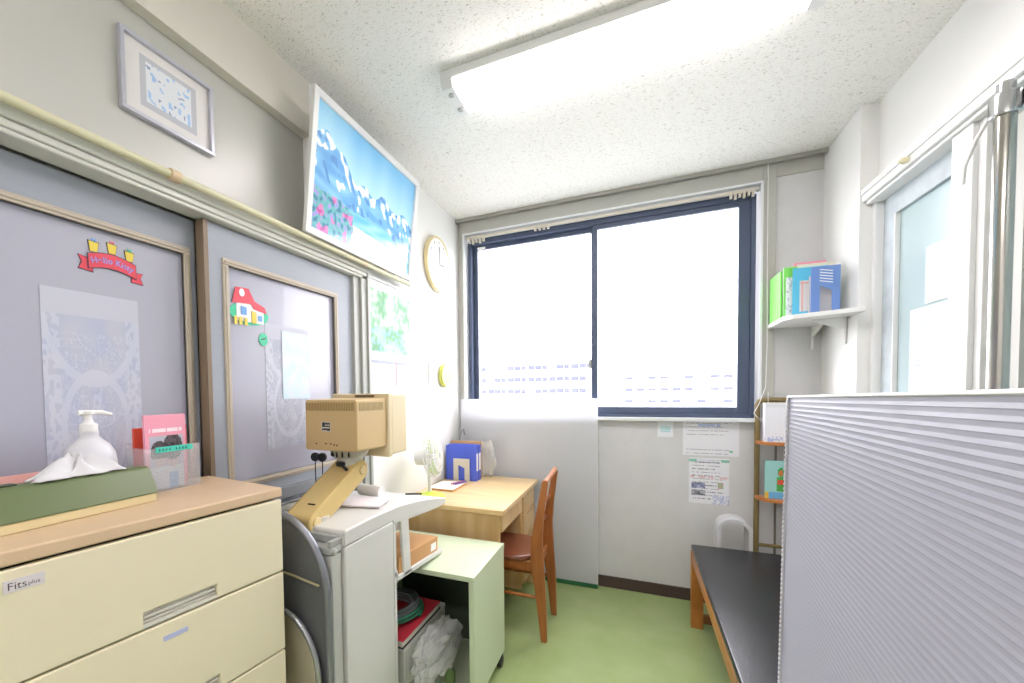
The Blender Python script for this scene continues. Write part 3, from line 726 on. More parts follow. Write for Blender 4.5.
MB().lathe([(.009, 0), (.009, .006), (.005, .008)], (XC-.008, 1.0, .875), 'x', 16).build('screw', M_lgrey2, ec)
MB().prism([(1.325, .672), (1.345, .636), (1.752, .604), (1.752, .624), (1.36, .655), (1.345, .69)], 'x', XL+.02, XC).build('side_shelf', M_lgrey, ec, bevel=.003)
MB().prism([(1.40, .636), (1.455, .634), (1.44, .856), (1.385, .856)], 'x', XC-.012, XC).build('bracket', M_lgrey, ec, bevel=.002)
MB().box(XC-.02, XC, 1.3255, 1.342, .02, .862).build('edge_flange', M_lgrey, ec)
MB().box(XL, XL+.02, 1.325, 1.75, .60, .86).build('back_plate', M_lgrey2, ec)
for (x, y) in ((XL+.06, 1.09), (XC-.06, 1.09), (XL+.06, 1.28), (XC-.06, 1.28)): MB().lathe([(.02, 0), (.02, .025)], (x, y, 0), 'z', 12).build('foot', M_black, ec)

# ---- monitor on swing arm
mo = thing('monitor', 'old beige box monitor seen from behind on a thick swing arm', 'monitor', (-.97, 1.08, .925))
body = MB().prism([(-1.118, 1.148), (-1.116, 1.322), (-1.108, 1.327), (-.893, 1.327), (-.886, 1.322), (-.886, 1.148), (-.893, 1.143), (-1.11, 1.143)], 'y', 1.205, 1.395)
# lower the back slightly: taper
for v in body.bm.verts:
    if v.co.y > 1.3: 
        v.co.z += .004 if v.co.z > 1.2 else -.004
hs_ = body.build('housing', M_beige, mo, bevel=.004)
MB().box(-1.150, -.876, 1.396, 1.425, 1.098, 1.347).build('bezel', M_beige2, mo, bevel=.006, seg=3)
MB().box(-1.146, -.880, 1.425, 1.545, 1.104, 1.343).build('screen_surround', M_beige2, mo, bevel=.008, seg=3)
MB().box(-1.10, -.93, 1.544, 1.548, 1.14, 1.31).build('screen', mat('dark_screen', '25302C', .15), mo)
MB().box(-1.03, -.94, 1.392, 1.397, 1.332, 1.342).build('carry_slot', mat('brown_slot', '6E5C42', .5), mo)
v_ = MB()
for k in range(30): v_.box(-1.110+k*.0072, -1.1072+k*.0072, 1.2035, 1.2055, 1.288, 1.316)
v_.build('rear_vent', mat('vent_brown', '9A8250', .6), mo)
v_ = MB()
for k in range(20): v_.box(-.8865, -.8845, 1.222+k*.0078, 1.2252+k*.0078, 1.286, 1.315)
v_.build('side_vent', mat('vent_brown2', 'B9A57A', .6), mo)
def plate(u, v):
    if u < .08 or u > .92 or v < .08 or v > .92: return hx('C8C2B0')
    return hx('D5D2C8') if (int(v*7) % 2 == 0 and rnd(int(u*12), int(v*7)) > .45) else hx('3D4140')
art('rating_plate', M_print, mo, (-1.042, 1.2043, 1.213), (.044, 0, 0), (0, 0, .036), 20, 16, plate, thick=.0006)
for x in (-1.065, -1.022, -1.0, -.985, -.972): MB().lathe([(.003, 0), (.003, -.002)], (x, 1.2045, 1.166+.003*math.sin(x*300)), 'y', 8).build('screw_hole', M_dark, mo)
sp = MB().lathe([(.052, .0), (.066, .012), (.072, .030), (.07, .036)], (-1.0, 1.315, 1.106), 'z', 30); sp.build('swivel', mat('grey_beige_swivel', 'B9B5A6', .45), mo, smooth=True)
MB().lathe([(.046, 0), (.046, .034)], (-1.0, 1.315, 1.073), 'z', 30).build('neck', mat('pale_neck', 'CFCBBE', .45), mo, smooth=True)
for a in range(5):
    an = -2.4+a*.35; MB().box(-.003, .003, -.002, .002, -.016, .006).xf(Matrix.Translation((-1.0+.069*math.cos(an), 1.315+.069*math.sin(an), 1.13))).build('swivel_slot', M_dark, mo)
MB().lathe([(.013, 0), (.017, .004), (.017, .014), (.010, .018)], (-1.005, 1.262, 1.078), 'z', 16).tube([(-1.005, 1.262, 1.088), (-.965, 1.245, 1.07)], .006, 8).build('clamp_knob', M_black, mo, smooth=True)
# arm: capsule outline in a leaning plane
ap0, ap1 = Vector((0, 1.062, .928)), Vector((0, 1.318, 1.058))
dv = (ap1-ap0).normalized(); pv = Vector((0, -dv.z, dv.y))
out = []
for k in range(13):
    a = -math.pi/2+k*math.pi/12; q = ap1+dv*.038*math.cos(a)+pv*.038*math.sin(a); out.append((q.y, q.z))
for k in range(13):
    a = math.pi/2+k*math.pi/12; q = ap0+dv*.034*math.cos(a)+pv*.034*math.sin(a); out.append((q.y, q.z))
MB().prism(out, 'x', -1.055, -.948).build('arm', M_arm, mo, bevel=.006, seg=3)
MB().prism([(p[0], p[1]) for p in out], 'x', -1.0565, -1.0555).build('arm_cover', M_arm, mo)
MB().lathe([(.018, 0), (.018, .003), (.014, .005)], (-.948, 1.318, 1.058), 'x', 24).build('pivot_cap', mat('arm_cap', 'DAC48E', .4), mo)
MB().lathe([(.018, 0), (.018, .003), (.014, .005)], (-.948, 1.064, .93), 'x', 24).build('pivot_cap', mat('arm_cap', 'DAC48E', .4), mo)
MB().box(-1.005, -.975, 1.085, 1.098, .974, .982).build('arm_slot', M_dark, mo)
MB().lathe([(.05, 0), (.05, .012), (.035, .018)], (-.99, 1.10, .9262), 'z', 24).build('base', mat('pale_neck', 'CFCBBE', .45), mo)

# ---- small things on the cart top
def on_top(y):  # slab height
    P = [(1.05, .925), (1.20, .927), (1.36, .922), (1.50, .907), (1.64, .884), (1.79, .852)]
    for (a, za), (b_, zb) in zip(P, P[1:]):
        if a <= y <= b_: return za+(zb-za)*(y-a)/(b_-a)
    return .925
pr_ = thing('probe_pair', 'pair of black round headed probes in stands beside the swing arm', 'probe', (-1.19, 1.35, .925))
for x, y in ((-1.205, 1.352), (-1.168, 1.352)):
    MB().tube([(x, y, .924), (x, y, 1.075)], .0022, 8).build('stem', M_black, pr_)
    MB().lathe([(.001, -.008), (.017, -.008), (.019, 0), (.017, .008), (.006, .012)], (x, y, 1.09), 'y', 20).build('head', M_black, pr_, smooth=True)
MB().box(-1.19, -1.15, 1.335, 1.37, .923, .955).build('stand', mat('dark_stand', '3B3E42', .5), pr_, bevel=.004)
rl3 = MB().lathe([(.001, -.06), (.022, -.06), (.024, -.055), (.024, .055), (.022, .06), (.001, .06)], (0, 0, 0), 'x', 24)
rl3.xf(Matrix.Translation((-1.02, 1.475, .9385)) @ Matrix.Rotation(-.15, 4, 'Z'))
tag(rl3.build('paper_roll', M_paper, smooth=True), 'white paper roll lying on the cart top beside the swing arm', 'paper roll')
tag(MB().box(-.13, .13, -.075, .075, 0, .006).xf(Matrix.Translation((-1.0, 1.33, .9275)) @ Matrix.Rotation(.25, 4, 'Z') @ Matrix.Rotation(-.02, 4, 'X')).build('paper_stack', mat('pinkish_paper', 'E7E1E4', .8), bevel=.001),
    'thin stack of pale papers on the cart top under the arm', 'papers')
tag(MB().box(-1.20, -1.06, 1.14, 1.30, .9275, .945).build('instrument_tray', M_lgrey, bevel=.004), 'low pale grey tray on the cart behind the swing arm foot', 'tray')
cb = MB().tube([(-1.20, 1.10, .935), (-1.16, 1.16, .953), (-1.12, 1.24, .956), (-1.09, 1.31, .95), (-1.09, 1.36, .93)], .004, 8)
tag(cb.build('cable', mat('grey_cable', '8F9196', .5), smooth=True), 'grey cable lying across the tray on the cart', 'cable')
pen = MB().tube([(-.95, 1.645, .8905), (-.915, 1.69, .884), (-.90, 1.705, .882)], .004, 8)
tag(pen.build('pen', M_dark, smooth=True), 'dark pen lying on the far end of the cart top', 'pen')

# ---- desk fan with lime blades
fa = thing('desk_fan', 'small white desk fan with lime green blades near the wall', 'fan', (-1.07, 1.99, .76))
zf = .972
DX, DY0, DY1, DZ = -.625, 2.08, 2.93, .73
fx, fy = -1.06, 1.965
# ---- desk
dk = thing('desk', 'pine desk with drawers standing under the window against the left wall', 'desk', (-.94, 2.5, 0))
MB().box(-1.245, DX, DY0, DY1, DZ-.028, DZ).build('top', M_pine, dk, bevel=.003)
MB().box(-1.24, DX-.028, DY0+.018, DY0+.042, 0, DZ-.0285).build('side_panel', M_pine2, dk, bevel=.002)
MB().box(-1.24, DX-.03, DY1-.035, DY1-.01, 0, DZ-.0285).build('side_panel', M_pine2, dk, bevel=.002)
MB().box(-1.22, DX-.03, 2.56, 2.58, .10, DZ-.0285).build('inner_panel', M_pine2, dk, bevel=.002)
MB().box(-1.24, -1.22, DY0+.042, 2.56, .3, DZ-.0285).build('back_panel', M_pine2, dk)
MB().box(-1.20, DX-.02, DY0+.044, 2.557, .60, .698).build('drawer', M_pine2, dk, bevel=.003)
for a, b2 in ((.575, .698), (.43, .568), (.13, .423)):
    q = MB().box(-1.20, DX-.018, 2.582, DY1-.037, a, b2).build('drawer', M_pine2, dk, bevel=.003)
    MB().box(DX-.019, DX-.017, 2.68, 2.82, b2-.016, b2-.010).build('finger_groove', mat('groove_brown', 'A98250', .6), q)
# ---- chair
cr = thing('wooden_chair', 'reddish wooden chair with brown leather seat at the pine desk', 'chair', (-.63, 2.375, 0))
def stile(y):
    # outline in x-z, swept over a small y thickness
    L = [(-.464, 0), (-.492, .25), (-.518, .42), (-.514, .55), (-.484, .70), (-.455, .86), (-.442, .878)]
    Rr = [(-.420, .875), (-.424, .85), (-.444, .70), (-.454, .56), (-.448, .42), (-.436, .22), (-.432, 0)]
    return MB().prism(L+Rr, 'y', y, y+.028).build('rear_leg', M_cherry, cr, bevel=.006, seg=3)
stile(2.215); stile(2.515)
n = 10; top = []
tr_ = MB().tube([(-.440+.004*math.sin(math.pi*k/n), 2.225+.308*k/n, .862+.02*(k/n)) for k in range(n+1)], .014, 12, flat=1.0); tr_.build('top_rail', M_cherry, cr, smooth=True)
for z, xx in ((.60, -.492), (.72, -.470)): MB().tube([(xx-.006*math.sin(math.pi*k/n), 2.235+.288*k/n, z) for k in range(n+1)], .011, 10).build('back_slat', M_cherry, cr, smooth=True)
for y in (2.20, 2.525): MB().prism([(-.862, 0), (-.835, 0), (-.828, .40), (-.868, .40)], 'y', y, y+.03).build('front_leg', M_cherry, cr, bevel=.004)
MB().box(-.862, -.475, 2.222, 2.240, .375, .425).box(-.862, -.475, 2.517, 2.535, .375, .425).box(-.86, -.842, 2.222, 2.535, .375, .425).box(-.50, -.48, 2.222, 2.535, .375, .425).build('seat_frame', M_cherry, cr, bevel=.003)
sm = MB()
pts = []
for k in range(32):
    a = k*2*math.pi/32; c_, s_2 = math.cos(a), math.sin(a)
    e = .5
    pts.append((-.700+.192*abs(c_)**e*(1 if c_ > 0 else -1), 2.377+.185*abs(s_2)**e*(1 if s_2 > 0 else -1)))
sm.prism(pts, 'z', .426, .458); sm.build('seat', M_leather, cr, bevel=.014, seg=4)
for y in (2.229, 2.53): MB().tube([(-.845, y, .235), (-.47, y, .235)], .009, 10).build('stretcher', M_cherry, cr, smooth=True)

# ---- pale green cabinet on castors
gc = thing('low_cabinet', 'pale green open fronted cabinet on castors beside the pine desk', 'cabinet', (-.9, 1.77, 0))
GX0, GX1, GY0, GY1, GZ = -1.19, -.595, 1.565, 1.99, .598
MB().box(GX0, GX1, GY0, GY1, GZ-.022, GZ).build('top', M_green, gc, bevel=.002)
MB().box(GX1-.024, GX1-.001, GY0+.001, GY1, .06, GZ-.0225).build('side_panel', M_green, gc, bevel=.002)
MB().box(GX0, GX0+.023, GY0+.001, GY1, .06, GZ-.0225).build('side_panel', M_green, gc, bevel=.002)
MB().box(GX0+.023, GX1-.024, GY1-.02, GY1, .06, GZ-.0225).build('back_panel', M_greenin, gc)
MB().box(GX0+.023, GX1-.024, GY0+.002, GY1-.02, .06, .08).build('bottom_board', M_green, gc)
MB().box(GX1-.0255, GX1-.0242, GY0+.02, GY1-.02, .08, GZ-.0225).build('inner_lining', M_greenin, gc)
for x in (GX0+.04, GX1-.010):
    for y in (GY0+.05, GY1-.05):
        c0 = MB().lathe([(.012, -.011), (.024, -.011), (.026, -.006), (.026, .006), (.024, .011), (.012, .011)], (x, y, .027), 'x', 20).box(x-.013, x+.013, y-.008, y+.012, .03, .06)
        c0.build('castor', M_black, gc, smooth=True)
# things on the side shelf and in the cabinet
kb = thing('cardboard_box', 'flat orange brown cardboard box on the cart side shelf', 'box', (-.93, 1.5, .64))
def shz(y): return .655+(.624-.655)*(y-1.36)/(1.752-1.36)
bx = MB().box(-.20, .0, 0, .345, .0, .062)
Mr = Matrix.Translation((-.828, 1.372, shz(1.372)+.001)) @ Matrix.Rotation(-.079, 4, 'X')
bx.xf(Mr).build('carton', M_kraft, kb, bevel=.002)
MB().box(.0, .0012, .275, .325, .01, .042).xf(Mr).build('label', M_paper, kb)
# boxes, binder, cable inside the cabinet
lb_ = thing('storage_box', 'grey drawer box at the bottom of the pale green cabinet', 'box', (-.95, 1.62, .081))
MB().box(-1.12, -.80, 1.45, 1.90, .081, .20).build('box', M_lgrey2, lb_, bevel=.003)
MB().box(-.95, -.90, 1.4485, 1.45, .13, .15).build('handle', M_grey, lb_)
ub = thing('storage_box', 'grey carton under the red binder in the green cabinet', 'box', (-.95, 1.55, .2))
MB().box(-1.12, -.815, 1.38, 1.76, .201, .362).build('box', M_lgrey2, ub, bevel=.003)
MB().box(-1.121, -.814, 1.379, 1.761, .345, .3635).build('lid', M_lgrey, ub, bevel=.002)
rbk = thing('red_binder', 'dark red album with gold lettering lying flat on the carton', 'book', (-.95, 1.55, .365))
MB().box(-1.09, -.818, 1.372, 1.70, .369, .393).build('pages', mat('page_block', 'E2DFCF', .8), rbk)
MB().box(-1.10, -.812, 1.368, 1.706, .393, .3965).build('cover', M_red, rbk, bevel=.001)
MB().box(-1.10, -.812, 1.368, 1.706, .365, .3685).build('back_cover', mat('dark_binding', '37383C', .5), rbk)
for k, (x, y) in enumerate(((-.90, 1.62), (-.90, 1.45))):
    MB().lathe([(.020, 0), (.020, .0006), (.015, .0006), (.015, 0)], (x, y, .3967), 'z', 20).box(x-.006, x+.006, y-.004, y+.004, .3967, .3972).build('gold_crest', mat('gold_foil', 'C49A4A', .35, metal=.6), rbk)
ccl = thing('cable_coil', 'coil of grey and green cable lying on the red album', 'cable', (-.95, 1.55, .397))
def coil(r0, z, turns, rad, m, seed, nm_):
    P = []
    for k in range(int(turns*28)+1):
        a = k*2*math.pi/28; r = r0*(1+.05*math.sin(a*.7+seed)); P.append((-.955+r*math.cos(a), 1.535+1.15*r*math.sin(a), z+.0095*k/28+.004*math.sin(a*2+seed)))
    MB().tube(P, rad, 7).build(nm_, m, ccl, smooth=True)
coil(.10, .410, 5, .0055, mat('dark_grey_cable', '5A5E62', .4), 1, 'grey_cable')
coil(.118, .406, 3, .005, mat('green_cable', '2F7A5C', .4), 2, 'green_cable')
coil(.085, .407, 4, .005, mat('pale_grey_cable', '8A8F94', .4), 3, 'pale_cable')
def crumple(cx, cy, cz, sx, sy, sz, seed, amp=.35, res=4):
    mb = MB(); bmesh.ops.create_icosphere(mb.bm, subdivisions=res, radius=1)
    for v in mb.bm.verts:
        p = v.co.copy(); p = Vector([max(-.8, min(.8, q))/.8 for q in p])
        k = 1+amp*noise.noise(p*2.2+Vector((seed, 0, 0)))+amp*.6*abs(noise.noise(p*5+Vector((0, seed, 0))))
        v.co = Vector((cx+p.x*sx*k, cy+p.y*sy*k, cz+p.z*sz*k))
    return mb
tag(crumple(-.748, 1.54, .285, .046, .15, .078, 5, .30, 5).build('plastic_bag', M_bag, smooth=True), 'crumpled clear plastic bag hanging beside the grey carton in the cabinet', 'bag')
sbt = thing('small_bottle', 'small green bottle on the floor board of the green cabinet', 'bottle', (-.74, 1.66, .081))
MB().lathe([(.001, 0), (.022, 0), (.023, .004), (.023, .045), (.012, .058), (.011, .07)], (-.74, 1.64, .081), 'z', 20).build('bottle', mat('green_bottle', '7C9A5E', .2), sbt, smooth=True)
MB().lathe([(.012, 0), (.012, .014), (.008, .016)], (-.74, 1.64, .151), 'z', 16).build('cap', M_white, sbt, smooth=True)

# fan (clip stands on a lime base on the desk corner)
FZ = DZ+.001
fb = (-1.10, 2.19, FZ)
fa.location = (fb[0], fb[1], FZ); ROOT[fa.name] = (Matrix.Translation(fa.location), Matrix.Translation(fa.location).inverted())
MB().lathe([(.001, 0), (.085, 0), (.088, .006), (.08, .018), (.03, .032), (.012, .04)], fb, 'z', 36).build('base', mat('lime_plastic', 'CFE84E', .4), fa, smooth=True)
MB().tube([(fb[0], fb[1], FZ+.03), (fb[0]-.005, fb[1], FZ+.12), (fb[0], fb[1], FZ+.205)], [.012, .009, .011], 12).build('stem', M_white, fa, smooth=True)
fcx = Vector((fb[0], fb[1]+.01, FZ+.243)); ax = Vector((.80, .12, .10)).normalized()
Rm = ax.to_track_quat('Z', 'Y').to_matrix().to_4x4()
def FM(mb): return mb.xf(Matrix.Translation(fcx) @ Rm @ Matrix.Scale(1.25, 4))
FM(MB().lathe([(.012, -.075), (.034, -.07), (.040, -.03), (.038, -.01)], (0, 0, 0), 'z', 28)).build('motor', M_white, fa, smooth=True)
hb = MB()
for k in range(3):
    a0_ = k*2*math.pi/3; P = []
    for j in range(9):
        t = j/8; P.append((.015+.075*math.sin(math.pi*t*.5+.2), a0_-.4+.9*t))
    ptsb = [(.012*math.cos(a0_), .012*math.sin(a0_))]+[(.086*math.cos(a0_-.35+.9*t/6), .086*math.sin(a0_-.35+.9*t/6)) for t in range(7)]
    top_ = [(x, y, .012+.01*i/7) for i, (x, y) in enumerate(ptsb)]; bot_ = [(x, y, z-.002) for x, y, z in top_]; nn = len(top_)
    hb.poly(top_+bot_, [tuple(range(nn)), tuple(range(2*nn-1, nn-1, -1))]+[(i, (i+1) % nn, (i+1) % nn+nn, i+nn) for i in range(nn)])
FM(hb).build('blades', mat('lime_blades', 'C6E36A', .35, translucent=.3), fa)
FM(MB().lathe([(.001, .004), (.014, .004), (.014, .028), (.004, .032)], (0, 0, 0), 'z', 18)).build('hub', M_white, fa, smooth=True)
FM(MB().lathe([(.001, .0475), (.05, .044), (.085, .034), (.096, .014), (.0955, .013), (.084, .033), (.05, .043), (.001, .0465)], (0, 0, 0), 'z', 36)).build('gauze_cover', mat('white_gauze', 'F2F3F3', .7, alpha=.25, translucent=.5), fa, smooth=True)
gd = MB()
for rr, zz in ((.098, .012), (.095, .030), (.07, .04), (.045, .045), (.02, .047), (.095, -.004), (.07, -.012)):
    gd.tube([(rr*math.cos(k*2*math.pi/36), rr*math.sin(k*2*math.pi/36), zz) for k in range(36)], .0016, 5, closed=True)
for k in range(30):
    a = k*2*math.pi/30; gd.tube([(.018*math.cos(a), .018*math.sin(a), .047), (.07*math.cos(a), .07*math.sin(a), .041), (.097*math.cos(a), .097*math.sin(a), .02), (.097*math.cos(a), .097*math.sin(a), 0), (.06*math.cos(a), .06*math.sin(a), -.014)], .0011, 4)
FM(gd).build('guard', M_white, fa, smooth=True)

# ---- on the desk
bn = None
def binder(x0, x1, y0, y1, h, label, spine='FFFFFF'):
    t = thing('file_box', label, 'binder', ((x0+x1)/2, (y0+y1)/2, DZ), group=None)
    MB().box(x0, x1, y0, y0+.004, DZ+.001, DZ+h).box(x0, x1, y1-.004, y1, DZ+.001, DZ+h).box(x1-.004, x1, y0+.004, y1-.004, DZ+.001, DZ+h).build('cover', M_blue, t, bevel=.001)
    MB().box(x0+.01, x1-.006, y0+.005, y1-.005, DZ+.004, DZ+h-.012).build('papers', M_paper, t)
    MB().box(x1, x1+.0012, y0+.008, y1-.008, DZ+.07, DZ+.19).build('spine_label', M_paper, t)
    return t
binder(-1.225, -1.0, 2.700, 2.745, .245, 'front blue paper binder standing behind the beige bookend')
binder(-1.225, -1.0, 2.752, 2.80, .245, 'rear blue paper binder next to the crumpled plastic bag on the desk')
be = thing('bookend', 'beige metal bookend with arch cutout in front of the blue binders', 'bookend', (-1.1, 2.69, DZ))
def arch_plate(mb, x0, x1, z0, z1, y, th_, cw0, cw1, cz):
    mb.box(x0, cw0, y, y+th_, z0, z1).box(cw1, x1, y, y+th_, z0, z1).box(cw0, cw1, y, y+th_, cz, z1)
arch_plate(m2 := MB(), -1.165, -1.045, DZ+.001, DZ+.155, 2.690, .003, -1.128, -1.082, DZ+.14)
m2.prism([(-1.128, DZ+.14), (-1.082, DZ+.14), (-1.082, DZ+.09), (-1.128, DZ+.11)], 'y', 2.690, 2.693)
m2.box(-1.165, -1.045, 2.60, 2.69, DZ+.0005, DZ+.002)
m2.build('plate', mat('beige_metal', 'CFC9B8', .4), be)
tag(MB().box(-1.235, -1.01, 2.805, 2.845, DZ+.001, DZ+.262).build('brown_folder', mat('brown_edge', 'C39A6B', .6), bevel=.002), 'brown paper folder standing behind the blue binders', 'folder')
tag(crumple(-.985, 2.88, DZ+.135, .055, .032, .11, 8, .3, 4).build('plastic_bag', M_bag, smooth=True), 'crumpled clear plastic bag standing on the desk beside the blue binders', 'bag')
tag(MB().tube([(-1.20, 2.80+.07, DZ+.001), (-1.19, 2.87, DZ+.26), (-1.175, 2.87, DZ+.33), (-1.16, 2.87, DZ+.345), (-1.15, 2.87, DZ+.30)], .007, 8).build('looped_cable', mat('grey_cable', '8F9196', .5), smooth=True), 'looped grey cable rising behind the blue binders', 'cable')
np_ = thing('clipboard', 'small tan clipboard with white sheet and pens on the desk', 'clipboard', (-1.12, 2.48, DZ), 0)
MB().box(-1.205, -1.03, 2.37, 2.60, DZ+.001, DZ+.011).build('board', M_kraft, np_, bevel=.001)
MB().box(-1.20, -1.035, 2.375, 2.595, DZ+.011, DZ+.0135).build('sheet', M_paper, np_)
for k, (cname, cc_) in enumerate((('red', 'C2405A'), ('navy', '33406E'), ('violet', '7A4E9A'))):
    tag(MB().tube([(-1.10+.014*k, 2.50, DZ+.0185), (-1.055+.012*k, 2.60, DZ+.0185)], .0045, 8).build('pen', mat('pen_'+cname, cc_, .3), smooth=True), f'{cname} pen lying on the small clipboard', 'pen', 'pens on the clipboard')

# ---- frosted sheet leaning before the window wall
fs = thing('frosted_sheet', 'tall frosted plastic sheet standing against the wall and lower window', 'plastic sheet', (-.7, 2.985, 0))
MB().box(-1.22, -.236, 2.972, 2.976, .028, 1.292).build('sheet', M_sheet, fs)
part_label(MB().box(-1.22, -.234, 2.966, 2.982, .002, .03).build('bottom_strip', mat('dark_green_strip', '2E6B48', .5), fs), 'dark green bottom strip')
MB().box(-.2365, -.2325, 2.970, 2.978, .03, 1.292).build('edge_strip', M_white, fs)
def bluecloud(u, v):
    n = noise.noise(Vector((u*3, v*2.5, 1)))
    return mixc(hx('A8D4EE'), hx('D9E6F0'), .5+n)
tag(art('blue_print', M_print, None, (-1.02, 3.0205, 1.02), (.30, 0, 0), (0, 0, .14), 24, 12, bluecloud, thick=.001), 'pale blue picture taped to the wall behind the frosted sheet', 'picture')

# ---- bench
be_ = thing('treatment_bench', 'long black vinyl topped bench with orange wooden frame along the right wall', 'bench', (.6, 1.85, 0))
BX0, BX1, BY0, BY1 = .285, .90, .98, 2.735
MB().box(BX0+.004, BX1, BY0, BY1, .432, .462).build('cushion', M_vinyl, be_, bevel=.008, seg=3)
MB().box(BX0+.004, BX0+.026, BY0+.01, BY1-.006, .372, .4318).box(BX1-.026, BX1-.004, BY0+.01, BY1-.006, .372, .4318).box(BX0+.026, BX1-.026, BY1-.03, BY1-.008, .372, .4318).box(BX0+.026, BX1-.026, BY0+.012, BY0+.034, .372, .4318).build('frame', M_orange, be_, bevel=.002)
for x in (BX0+.001, BX1-.062):
    for y in (BY0+.03, BY1-.052): MB().box(x, x+.06, y, y+.045, 0, .4315).build('leg', M_orange, be_, bevel=.002)
for y in (BY1-.045, BY0+.04): MB().box(BX0+.061, BX1-.062, y, y+.03, .03, .075).build('stretcher', mat('brown_rail', '8A5A34', .5), be_, bevel=.002)

# ---- tower fan with open loop behind the bench
tf_ = thing('tower_fan', 'light grey bladeless fan with rounded open loop behind the bench', 'fan', (.515, 2.885, 0))
tx, tw, zb, zt = .517, .074, .30, .525
loop = [(tx-tw, zb)]
path = []
for k in range(9): path.append((tx-tw, zb+(zt-zb)*k/8))
for k in range(1, 16): a = math.pi-k*math.pi/16; path.append((tx+tw*math.cos(a), zt+tw*math.sin(a)*.85))
for k in range(9): path.append((tx+tw, zt-(zt-zb)*k/8))
for k in range(1, 16): a = -k*math.pi/16; path.append((tx+tw*math.cos(a), zb+tw*math.sin(a)*.85))
rings = []
mbf = MB(); nP = len(path)
for i, (x, z) in enumerate(path):
    x0_, z0_ = path[i-1]; x1_, z1_ = path[(i+1) % nP]; tx_, tz_ = x1_-x0_, z1_-z0_; L_ = math.hypot(tx_, tz_); nx_, nz_ = tz_/L_, -tx_/L_
    cyc = []
    for du, dy in ((.012, -.06), (.016, -.04), (.016, .05), (.010, .06), (-.006, .06), (-.012, .04), (-.006, -.06)):
        cyc.append(mbf.bm.verts.new((x-nx_*du, 2.895+dy, z-nz_*du)))
    rings.append(cyc)
for i in range(nP):
    A, B = rings[i], rings[(i+1) % nP]
    for k in range(7): mbf.bm.faces.new((A[k], A[(k+1) % 7], B[(k+1) % 7], B[k]))
mbf.build('loop', mat('fan_grey', 'D2D3D6', .35), tf_, smooth=True)
MB().lathe([(.085, 0), (.09, .01), (.075, .03), (.055, .06), (.05, .22), (.045, .24)], (tx, 2.895, 0), 'z', 30).build('base', mat('fan_grey', 'D2D3D6', .35), tf_, smooth=True)

# ---- corner rack
rk = thing('corner_rack', 'tall olive framed corner rack with orange wooden shelves beside the bench', 'rack', (.78, 2.9, 0))
M_ol = mat('olive_frame', '86744A', .4)
def rtube(P, r=.013): return MB().tube(P, r, 12)
for yy in (3.0,):
    P = [(.652, yy, .0), (.652, yy, 1.24)]
    for k in range(1, 7): a = math.pi-k*math.pi/12; P.append((.682+.03*math.cos(a), yy, 1.245+.03*math.sin(a)))
    P += [(.70, yy, 1.276), (.90, yy, 1.276)]
    for k in range(1, 7): a = math.pi/2-k*math.pi/12; P.append((.90+.03*math.cos(a), yy, 1.245+.03*math.sin(a)))
    P.append((.93, yy, 0))
    rtube(P, .014).build('frame', M_ol, rk, smooth=True)
for x in (.745, .79): MB().tube([(x, 3.01, .0), (x, 3.01, 1.262)], .006, 8).build('rod', mat('rod_grey', '6E6A60', .5), rk, smooth=True)
rtube([(.652, 3.0, .42), (.93, 3.0, .42)], .010).build('cross_bar', M_ol, rk, smooth=True)
for z in (1.035, .712):
    pts = [(.645, 3.014), (.642, 2.90)]+[(.642+.012+.29*(k/10), 2.90-.055*math.sin(math.pi*(.1+.8*k/10))) for k in range(11)]+[(.945, 2.90), (.945, 3.014)]
    pts = [(.64, 2.985), (.645, 2.93), (.67, 2.895), (.72, 2.872), (.79, 2.865), (.86, 2.872), (.91, 2.895), (.94, 2.93), (.944, 2.985)]
    MB().prism(pts, 'z', z-.012, z+.006).build('shelf', wood('orange_shelf_wood', 'D08A4C', 'B8703A', .4, (1.2, 8, 8)), rk, bevel=.002)
def cal(u, v):
    if v > .93: return hx('DFE4EA')
    if u > .55 and v < .28:
        return hx('F4F8FC') if ((u*9) % 1 > .35 and (v*12) % 1 > .4) else hx('5C8EE0')
    if u < .5 and v < .15: return hx('B9C6E8') if rnd(int(u*30), int(v*30)) > .5 else hx('F0F1F8')
    if .55 < u < .66 and .42 < v < .72 and int(v*20) % 2: return hx('56586A')
    return hx('E9EAF2')
cl_ = thing('boxed_calendar', 'white box with small blue squares on the upper rack shelf', 'box', (.74, 2.93, 1.042))
MB().box(.668, .84, 2.905, 2.955, 1.0415, 1.252).build('box', mat('box_white', 'DFE0E8', .5), cl_)
art('front_print', M_print, cl_, (.668, 2.9048, 1.0415), (.172, 0, 0), (0, 0, .2105), 44, 54, cal, thick=.0005)
MB().box(.6675, .8405, 2.9035, 2.956, 1.252, 1.262).build('lid', M_white, cl_)
def pic(u, v):
    c = hx('9CD3CE')
    if math.hypot((u-.62)*1.1, v-.70) < .13: return hx('E07B4A') if math.hypot(u-.62, v-.68) < .08 else hx('3FA05A')
    if .45 < u < .85 and .2 < v < .58: return hx('4DAE55') if rnd(int(u*8), int(v*8)) > .25 else hx('E0503F')
    if v < .18: return hx('6FB6E6') if rnd(int(u*7), 2) > .4 else hx('E9C04A')
    return c
pb = thing('picture_book', 'teal picture book with a green figure on the lower rack shelf', 'book', (.72, 2.92, .72))
MB().box(.672, .79, 2.912, 2.922, .7188, .935).build('pages', mat('teal_cover', '8CC8C6', .5), pb)
art('cover', M_print, pb, (.672, 2.9118, .7188), (.118, 0, 0), (0, 0, .2162), 26, 40, pic, thick=.0005)
tag(MB().box(.765, .85, 2.890, 2.900, .7188, .90).build('red_book', mat('red_cover', 'D95A5A', .5)), 'red book standing to the right of the teal picture book on the rack', 'book')

